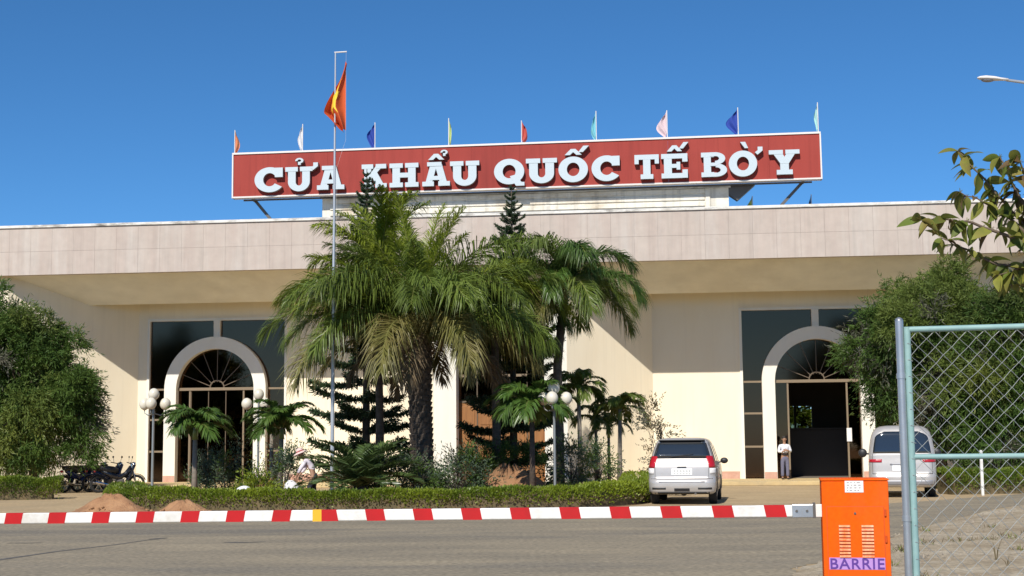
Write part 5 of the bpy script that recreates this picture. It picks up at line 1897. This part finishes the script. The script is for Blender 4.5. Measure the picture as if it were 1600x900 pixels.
# x to the right in the photo; the back rises to the left
gv = [(0.16, 0.0, 0.84, 0.13, 0.11), (0.06, 0, 1.0, 0.12, 0.10), (-0.06, 0, 1.17, 0.135, 0.10), (-0.14, -0.02, 1.27, 0.06), (-0.18, -0.03, 1.31, 0.05), (-0.225, -0.05, 1.35, 0.075, 0.085), (-0.25, -0.06, 1.405, 0.075, 0.085), (-0.265, -0.065, 1.44, 0.05)]
ge = [(0, 1), (1, 2), (2, 3), (3, 4), (4, 5), (5, 6), (6, 7)]
w = limb(gv, ge, 2, [(-0.08, -0.16, 1.18, 0.055), (-0.20, -0.24, 0.98, 0.042), (-0.30, -0.20, 0.80, 0.036), (-0.33, -0.18, 0.74, 0.026)])
hand(gv, ge, w, gv[w][:3], (-0.3, 0.1, -0.9), (-1, 0, 0.3), (0, -1, 0))
w = limb(gv, ge, 2, [(-0.04, 0.16, 1.18, 0.055), (-0.16, 0.22, 0.96, 0.042), (-0.28, 0.12, 0.80, 0.036), (-0.31, 0.08, 0.74, 0.026)])
hand(gv, ge, w, gv[w][:3], (-0.3, -0.1, -0.9), (-1, 0, 0.3), (0, 1, 0))
for sd_ in (-1, 1):
    limb(gv, ge, 0, [(0.15, sd_ * 0.09, 0.76, 0.085), (0.06 + sd_ * 0.05, sd_ * 0.10, 0.42, 0.058), (0.12 + sd_ * 0.09, sd_ * 0.10, 0.09, 0.037), (0.03 + sd_ * 0.09, sd_ * 0.1, 0.04, 0.036), (-0.05 + sd_ * 0.09, sd_ * 0.1, 0.03, 0.028)])
skin_mesh('body', gv, ge, 'skin', wk)
tv = [(0.13, 0, 0.88, 0.15, 0.125), (0.05, 0, 1.02, 0.15, 0.12), (-0.06, 0, 1.18, 0.16, 0.12), (-0.135, -0.02, 1.265, 0.075)]
te = [(0, 1), (1, 2), (2, 3)]
limb(tv, te, 2, [(-0.08, -0.16, 1.18, 0.075), (-0.20, -0.24, 0.98, 0.06), (-0.28, -0.21, 0.84, 0.05)])
limb(tv, te, 2, [(-0.04, 0.16, 1.18, 0.075), (-0.16, 0.22, 0.96, 0.06), (-0.25, 0.14, 0.84, 0.05)])
skin_mesh('shirt', tv, te, 'shirt_lilac', wk)
lv = [(0.155, 0, 0.86, 0.145, 0.12), (0.16, 0, 0.80, 0.14, 0.115)]
le = [(0, 1)]
for sd_ in (-1, 1):
    limb(lv, le, 1, [(0.15, sd_ * 0.085, 0.68, 0.098), (0.06 + sd_ * 0.05, sd_ * 0.10, 0.42, 0.078), (0.12 + sd_ * 0.09, sd_ * 0.10, 0.12, 0.07)])
skin_mesh('trousers', lv, le, 'trousers_navy', wk)
ht = MB().lathe([(0.215, -0.045), (0.20, -0.015), (0.112, 0.01), (0.105, 0.06), (0.085, 0.105), (0.03, 0.12)], 18).build('sun_hat', 'hat_pink', wk, smooth=True, loc=(-0.255, -0.06, 1.435))
ht.rotation_euler = (0, R(-22), 0)
MB().lathe([(0.114, 0.008), (0.112, 0.04)], 18).build('hat_band', 'hat_band', ht, smooth=True)
for sd_ in (-1, 1):
    MB().ball((0.06 + sd_ * 0.09, sd_ * 0.10, 0.04), 0.13, 0.05, 0.04, 12, 8).build('shoe', 'shoe', wk, smooth='all')


def sack(label, pos, sx, sy, sz, seed):
    rr_ = np.random.RandomState(seed)
    mb = MB()
    mb.ball((0, 0, sz * 0.8), sx, sy, sz, 16, 12)
    mb.v = [(x * (1 + 0.06 * math.sin(9 * z + seed)), y, max(z * (1 + 0.08 * math.sin(7 * x + seed)), 0.0)) for x, y, z in mb.v]
    o = mb.build('sack', 'sack', None, smooth='all', loc=pos)
    return tag(o, label, 'sack')


sack('white sack lying behind the hedge before the left door', base(381, 39.0) + Vector((0, 0, 0.30)), 0.22, 0.16, 0.13, 1)
sack('bulging white sack on the ground left of the bending person', base(456, 40.6) + Vector((0, 0, 0.012)), 0.22, 0.2, 0.38, 4)


# ================================================================== STREET FURNITURE
# boom barrier
YB = 8.5
bp = at(1335, 748, YB)
ZT = bp.z
bar = thing('boom_barrier', 'orange cabinet barrier with red and white striped arm across the road', 'barrier', (bp.x, bp.y, 0), -R(10.5))
HWB = 0.195
MB().box(-0.32, 0.32, -0.15, 0.45, 0.0, 0.2).build('plinth', 'stone', bar, bevel=0.02)
cab = MB().box(-HWB, HWB, 0.0, 0.32, 0.2, ZT - 0.012).build('cabinet', 'orange', bar, bevel=0.006)
MB().box(-HWB - 0.004, HWB + 0.004, -0.006, 0.326, ZT - 0.012, ZT).build('lid', 'orange', cab, bevel=0.004)
px2 = lambda p: (p - 1335) / 259.0
pz = lambda y: ZT - (y - 748) / 259.0
MB().box(px2(1292), px2(1377), -0.005, 0.0, 0.3, pz(791)).build('door_panel', 'orange', cab, bevel=0.002)
for (a_, b_) in ((px2(1292) - 0.004, px2(1292)), (px2(1377), px2(1377) + 0.004)):
    MB().box(a_, b_, -0.002, 0.0, 0.3, pz(791)).build('door_gap', 'orange_dark', cab)
MB().box(px2(1292), px2(1377), -0.002, 0.0, pz(791), pz(791) + 0.004).build('door_gap', 'orange_dark', cab)
MB().lathe([(0.007, -0.01), (0.007, -0.005)], 10, (px2(1334), 0, pz(801)), 'y').build('lock', 'steel_dark', cab)
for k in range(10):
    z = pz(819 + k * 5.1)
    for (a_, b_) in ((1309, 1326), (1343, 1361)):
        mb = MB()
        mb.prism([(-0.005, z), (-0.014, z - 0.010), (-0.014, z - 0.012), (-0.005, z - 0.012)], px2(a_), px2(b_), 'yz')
        mb.build('louvre', 'louvre_sunlit', cab)
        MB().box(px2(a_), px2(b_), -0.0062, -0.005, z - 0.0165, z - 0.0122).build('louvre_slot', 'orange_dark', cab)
st = MB().box(px2(1320), px2(1348), -0.003, -0.0002, pz(769), pz(749.5)).build('sticker', 'sticker', cab)
rr = random.Random(9)
for i in range(4):
    z = pz(753 + i * 4)
    x = px2(1323)
    while x < px2(1343):
        w_ = rr.uniform(0.006, 0.02)
        MB().box(x, x + w_, -0.0036, -0.003, z - 0.007, z).build('smudge', 'sticker_ink', st)
        x += w_ + rr.uniform(0.006, 0.014)


def text_mesh(txt, size, offset, name):
    cu = bpy.data.curves.new(name, 'FONT')
    cu.body = txt
    cu.size = size
    cu.offset = offset
    cu.extrude = 0.0008
    cu.space_character = 1.12
    ob = bpy.data.objects.new('tmp', cu)
    COL.objects.link(ob)
    dg = bpy.context.evaluated_depsgraph_get()
    me = bpy.data.meshes.new_from_object(ob.evaluated_get(dg))
    bpy.data.objects.remove(ob)
    me.name = name
    return me


def lettering(txt, x0, x1, z0, z1, y, m_, offset, parent, name='lettering'):
    me = text_mesh(txt, 1.0, offset, name)
    co = np.array([v.co[:] for v in me.vertices])
    mn, mx = co.min(0), co.max(0)
    for v in me.vertices:
        cx = (v.co.x - mn[0]) / (mx[0] - mn[0])
        cz = (v.co.y - mn[1]) / (mx[1] - mn[1])
        yy = v.co.z
        v.co = (x0 + cx * (x1 - x0), y - yy, z0 + cz * (z1 - z0))
    me.materials.clear()
    me.materials.append(M(m_))
    return link(name, me, parent)


MB().box(px2(1293.2), px2(1376.5), -0.0068, -0.005, pz(886.5), pz(868.5)).build('lettering_ground', 'purple_light', cab)
MB().box(px2(1293.0), px2(1293.2), -0.0066, -0.005, pz(886.5), pz(868.5)).build('lettering_ground', 'purple_light', cab)
lettering('BARRIE', px2(1294.5), px2(1375.5), pz(885.5), pz(869.5), -0.0085, 'purple', 0.012, cab)

for z in (0.5, pz(840), pz(800)):
    MB().lathe([(0.006, -0.02), (0.006, 0.02)], 8, (px2(1379.5), -0.006, z)).build('hinge', 'orange_dark', cab, smooth=True)

# arm
AY, AZ = 0.10, pz(797.5) + 0.0
droop = R(0.55)
arm_x0, arm_x1 = -6.4, px2(1241)
mb = MB().box(arm_x0, arm_x1, -0.022, 0.022, -0.035, 0.035)
armo = mb.build('arm', 'white_paint', bar, bevel=0.006, loc=(0, AY, AZ))
armo.rotation_euler = (0, -droop, 0)
P0, PW = px2(1213), 0.315
kj = round((P0 - px2(497) * 1.05) / PW)          # the joint sits at the left end of this stripe
yel = P0 - kj * PW - 0.062 - 0.012
k = 0
while True:
    x = P0 - k * PW
    k += 1
    if x < arm_x0 + 0.2:
        break
    sl = 0.007 if x > yel else -0.007
    w_ = 0.062
    MB().prism([(x - w_ + sl, -0.0362), (x + w_ + sl, -0.0362), (x + w_ - sl, 0.0362), (x - w_ - sl, 0.0362)], -0.0232, 0.0232).build('red_stripe', 'red_paint', armo)
MB().box(yel - 0.03, yel + 0.03, -0.0245, 0.0245, -0.0375, 0.0375).build('yellow_band', 'yellow_paint', armo)
br = MB().box(px2(1239), px2(1272), -0.030, 0.030, -0.040, 0.040).build('bracket', 'steel', armo, bevel=0.004)
for x in (1246, 1262):
    MB().lathe([(0.008, -0.036), (0.008, -0.03)], 8, (px2(x), 0, 0), 'y').build('bolt', 'steel_dark', br)
MB().box(px2(1271), px2(1275), -0.034, 0.034, -0.044, 0.048).build('clamp', 'steel_dark', armo)
MB().box(px2(1275), -HWB + 0.03, -0.024, 0.024, -0.038, 0.038).build('hub', 'white_paint', armo, bevel=0.004)

# chain link gate at the right
YG = 6.5
g0 = at(1417, 515, YG)
gate = thing('chain_link_gate', 'chain link gate panel with pale green frame and galvanised post', 'gate', (g0.x, g0.y, 0), -R(7))
GW, GZ0, GZ1 = 1.5, 0.10, g0.z + 0.012
zm = at(1420, 714, YG).z
MB().tube([(-0.034, 0, 0), (-0.034, 0, GZ1 + 0.03)], 0.0185, 14).build('post', 'steel', gate, smooth=True)
MB().lathe([(0.0195, 0), (0.015, 0.01), (0.004, 0.016)], 14, (-0.034, 0, GZ1 + 0.03)).build('post_cap', 'steel', gate, smooth=True)
MB().tube([(0, 0, GZ0), (0, 0, GZ1)], 0.0155, 12).build('frame_stile', 'mint', gate, smooth=True)
MB().tube([(GW, 0, GZ0), (GW, 0, GZ1 + 0.012)], 0.0155, 12).build('frame_stile', 'mint', gate, smooth=True)
MB().tube([(0, 0, GZ1 - 0.012), (GW, 0, GZ1 + 0.004)], 0.0135, 12).build('top_rail', 'mint', gate, smooth=True)
MB().tube([(0, 0, zm), (GW, 0, zm + 0.004)], 0.0125, 12).build('middle_rail', 'mint', gate, smooth=True)
MB().tube([(0, 0, GZ0), (GW, 0, GZ0)], 0.0135, 12).build('bottom_rail', 'mint', gate, smooth=True)
for z in (0.5, 1.25, 1.9):
    MB().lathe([(0.022, -0.012), (0.022, 0.012)], 12, (-0.034, 0, z)).build('hinge', 'steel', gate, smooth=True)
# wire mesh: zig-zag wires hooked through each other
mb = MB()
cell = 0.074
nw = int(GW / (cell / 2))
z0, z1 = GZ0 + 0.01, GZ1 - 0.02
nz = int((z1 - z0) / (cell / 2))
rr = random.Random(12)
hz = (z1 - z0) / nz
jit = {}


def wn_(i, j):
    if (i, j) not in jit:
        jit[(i, j)] = (0.012 + i * cell / 2 + rr.uniform(-0.0025, 0.0025), z0 + j * hz + rr.uniform(-0.0025, 0.0025))
    return jit[(i, j)]


for i in range(0, nw, 1):
    # wire i swings between column i and i+1
    pts = []
    for j in range(nz + 1):
        c_ = i + ((j + i) % 2)
        x, z = wn_(c_, j)
        if x > GW - 0.01:
            x = GW - 0.01
        pts.append((x, (0.003 if (j + i) % 2 else -0.003), z))
    mb.tube(pts, 0.0018, 4, cap=False)
o = mb.build('wire_mesh', 'wire', gate, fix=False)
tag(o, kind='stuff')
mb = MB()
for z in np.arange(GZ0 + 0.06, GZ1 - 0.04, hz * 2):
    mb.tube([(0.02, 0.006, z), (0, 0.018, z + 0.006), (-0.016, 0, z + 0.008), (0.0, -0.018, z + 0.006), (0.02, -0.006, z)], 0.0016, 4)
tag(mb.build('tie_wires', 'wire', gate, fix=False), kind='stuff')

# white marker post by the right hedge
wp_ = base(1534, 41.6)
mk = thing('marker_post', 'slim white post in front of the right hedge', 'post', wp_)
MB().box(-0.04, 0.04, -0.04, 0.04, 0, 1.28).build('post', 'white_paint', mk, bevel=0.01)
MB().prism([(-0.05, 1.28), (0.05, 1.28), (0.0, 1.33)], -0.05, 0.05).build('cap', 'white_paint', mk)

# street lamp reaching in from the right
YL = 34.0
lh = at(1527, 122, YL)
lb_ = Vector((15.2, YL + 0.4, 0))
lamp = thing('street_lamp', 'street lamp with pale cobra head reaching in at the upper right', 'street lamp', lb_)
h0 = lh - lb_
top = h0 + Vector((0.72, 0.02, -0.05))
MB().tube([(0, 0, 0), (0, 0, 6), (0, 0, h0.z - 0.55), (-0.25, 0, h0.z - 0.32), (top.x, top.y, top.z)], [0.11, 0.085, 0.06, 0.05, 0.035], 12).build('pole', 'pole_grey', lamp, smooth=True)
MB().lathe([(0.2, 0), (0.2, 0.03), (0.12, 0.05), (0.11, 0.4)], 14).build('base_plate', 'pole_grey', lamp, smooth=True)
mb = MB()
prof = [(0.0, 0.02, 0.02), (0.06, 0.09, 0.05), (0.2, 0.13, 0.075), (0.42, 0.12, 0.07), (0.58, 0.07, 0.05), (0.76, 0.04, 0.04)]
vv = []
n = 14
for (x, ry, rz_) in prof:
    for k_ in range(n):
        a = 2 * PI * k_ / n
        zz = math.sin(a)
        vv.append((h0.x + x, h0.y + ry * math.cos(a), h0.z + rz_ * (zz if zz > 0 else zz * 0.55) - 0.07 * x))
mb.add(vv, [(i * n + k_, i * n + (k_ + 1) % n, (i + 1) * n + (k_ + 1) % n, (i + 1) * n + k_) for i in range(len(prof) - 1) for k_ in range(n)] + [tuple(range(n)), tuple((len(prof) - 1) * n + k_ for k_ in range(n))])
hd = mb.build('lamp_head', 'sign_trim', lamp, smooth='all')
MB().ball((h0.x + 0.26, h0.y, h0.z - 0.05), 0.17, 0.095, 0.055, 14, 8).build('lens', 'bumper_grey', hd, smooth='all')

# things inside the hall
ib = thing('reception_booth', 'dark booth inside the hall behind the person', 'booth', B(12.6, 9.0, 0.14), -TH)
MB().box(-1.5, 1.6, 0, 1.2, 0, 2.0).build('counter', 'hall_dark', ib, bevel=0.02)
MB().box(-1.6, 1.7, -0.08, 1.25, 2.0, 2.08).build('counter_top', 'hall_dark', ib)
nbd = thing('notice_board', 'beige board standing inside the left arched door', 'board', B(-11.85, 5.6, 0.14), -TH)
MB().box(-0.32, 0.32, 0, 0.05, 1.35, 2.0).build('board', 'wall', nbd)
for x in (-0.28, 0.28):
    MB().box(x - 0.02, x + 0.02, 0.01, 0.04, 0, 1.35).build('leg', 'steel_dark', nbd)
pt = thing('plant_pot', 'terracotta pot behind the narrow pane left of the right arch', 'pot', B(9.75, 5.5, 0.14), -TH)
MB().lathe([(0.17, 0), (0.26, 0.45), (0.29, 0.46), (0.29, 0.54), (0.25, 0.54), (0.24, 0.48), (0.02, 0.48)], 18).build('pot', 'terracotta', pt, smooth=True)
rs_ = np.random.RandomState(5)
Pq = rs_.normal(size=(160, 3)) * np.array([0.14, 0.14, 0.16]) + np.array([0, 0, 0.75])
link('foliage', np_quads('foliage', leaves(Pq, rs_.normal(size=(160, 3)) + np.array([0, 0, 0.6]), 0.2, 0.07, rs_), 'leaf_fine'), pt)

# ================================================================== FOREGROUND BROADLEAF TREE (upper right)
YT = 9.5
tb = Vector((5.3, YT + 0.2, 0))
tree = thing('broadleaf_tree', 'young tree with large yellowing leaves reaching in at the right edge', 'tree', tb)
MB().tube([(0, 0, 0), (-0.05, 0, 1.4), (-0.1, 0, 2.6), (-0.25, -0.05, 3.4), (-0.35, -0.05, 4.2)], [0.09, 0.075, 0.06, 0.045, 0.02], 10).build('trunk', 'bark_grey', tree, smooth=True)
rr = random.Random(77)
twigs = [
    [(1790, 470), (1690, 430), (1620, 372), (1570, 318), (1528, 272), (1497, 236)],
    [(1690, 430), (1640, 400), (1580, 372), (1520, 348), (1478, 342), (1440, 344)],
    [(1690, 430), (1620, 420), (1560, 412), (1512, 392), (1470, 372)],
    [(1620, 372), (1598, 320), (1580, 282), (1562, 245)],
    [(1640, 400), (1612, 380), (1590, 350), (1545, 320), (1500, 300)],
    [(1690, 430), (1650, 330), (1610, 280), (1588, 246)],
    [(1790, 470), (1700, 480), (1630, 462), (1580, 440)],
    [(1700, 480), (1640, 430), (1600, 415), (1560, 430)],
    [(1690, 430), (1660, 360), (1640, 300), (1650, 240)],
]


def leaf_mesh(name, L_, W_, curl, m_):
    mb = MB()
    n = 7
    vv = []
    for i in range(n + 1):
        q = i / n
        w = W_ / 2 * (math.sin(PI * q ** 0.8) ** 0.8 if 0 < q < 1 else 0.02)
        z = -curl * q * q * L_
        x = L_ * q
        vv += [(x, -w, z + w * 0.35), (x, 0, z), (x, w, z + w * 0.35)]
    mb.add(vv, [f for i in range(n) for f in ((3 * i, 3 * i + 1, 3 * i + 4, 3 * i + 3), (3 * i + 1, 3 * i + 2, 3 * i + 5, 3 * i + 4))])
    mb.tube([(-0.03, 0, 0.005), (0, 0, 0), (L_ * 0.5, 0, -curl * 0.25 * L_ - 0.003)], [0.0025, 0.003, 0.001], 4)
    return mb.mesh(name, m_, smooth='all', fix=False)


LM = [leaf_mesh('leaf', 0.19, 0.085, 0.25, 'big_leaf_green'), leaf_mesh('leaf', 0.17, 0.075, 0.4, 'big_leaf_green'), leaf_mesh('leaf', 0.18, 0.08, 0.3, 'big_leaf_yellow'), leaf_mesh('leaf', 0.15, 0.06, 0.6, 'big_leaf_brown'), leaf_mesh('leaf', 0.16, 0.075, 0.45, 'big_leaf_yellow')]
for ti, tw in enumerate(twigs):
    dy0 = rr.uniform(-0.35, 0.35)
    P3 = []
    for i, (x, y) in enumerate(tw):
        q = at(x, y, YT + dy0 * i / len(tw))
        P3.append(q - tb)
    sm = []
    for i in range(len(P3) - 1):
        for k in range(4):
            sm.append(P3[i].lerp(P3[i + 1], k / 4) + Vector((rr.uniform(-1, 1), rr.uniform(-1, 1), rr.uniform(-1, 1))) * 0.008)
    sm.append(P3[-1])
    n = len(sm)
    MB().tube(sm, [0.018 * (1 - 0.86 * i / (n - 1)) + 0.001 for i in range(n)], 6).build('twig', 'twig', tree, smooth='all')
    for i in range(3, n):
        if sm[i].x > P3[0].x + 9:
            continue
        for j in range(3 if i < n - 1 else 5):
            if rr.random() < 0.12:
                continue
            me = LM[rr.choices(range(5), (4, 4, 5, 2, 6))[0]]
            o = link('leaf', me, tree, sm[i])
            d = Vector((rr.uniform(-1, 0.8), rr.uniform(-0.8, 0.8), rr.uniform(-1.1, 0.35))).normalized()
            o.rotation_mode = 'QUATERNION'
            q = d.to_track_quat('X', 'Z')
            from mathutils import Quaternion
            o.rotation_quaternion = q @ Quaternion((1, 0, 0), rr.uniform(-1.2, 1.2))
            s_ = rr.uniform(0.55, 1.0)
            o.scale = (s_, s_, s_)

# weeds on the verge
for i, (px, py, h_, lb) in enumerate(((1557, 880, 0.30, 'dry weed stalk standing on the dirt verge'), (1575, 890, 0.16, 'short dry weed beside the taller stalk on the verge'))):
    g_ = gnd(px, py, 0.06)
    t = thing('dry_weed', lb, 'weed', g_)
    for k in range(4):
        a = k * 1.7 + i
        MB().tube([(0, 0, 0), (0.03 * math.cos(a), 0.03 * math.sin(a), h_ * 0.6), (0.08 * math.cos(a), 0.08 * math.sin(a), h_ * (1 - 0.12 * k))], [0.006, 0.005, 0.002], 5).build('stalk', 'hedge_dry', t)
    Pq = np.array([(0.06 * math.cos(j * 2.4), 0.06 * math.sin(j * 2.4), h_ * (0.4 + 0.045 * j)) for j in range(12)])
    link('leaf', np_quads('leaf', leaves(Pq, np.random.RandomState(i).normal(size=(12, 3)), 0.06, 0.016, np.random.RandomState(i)), 'hedge_dry'), t)

bpy.context.view_layer.update()
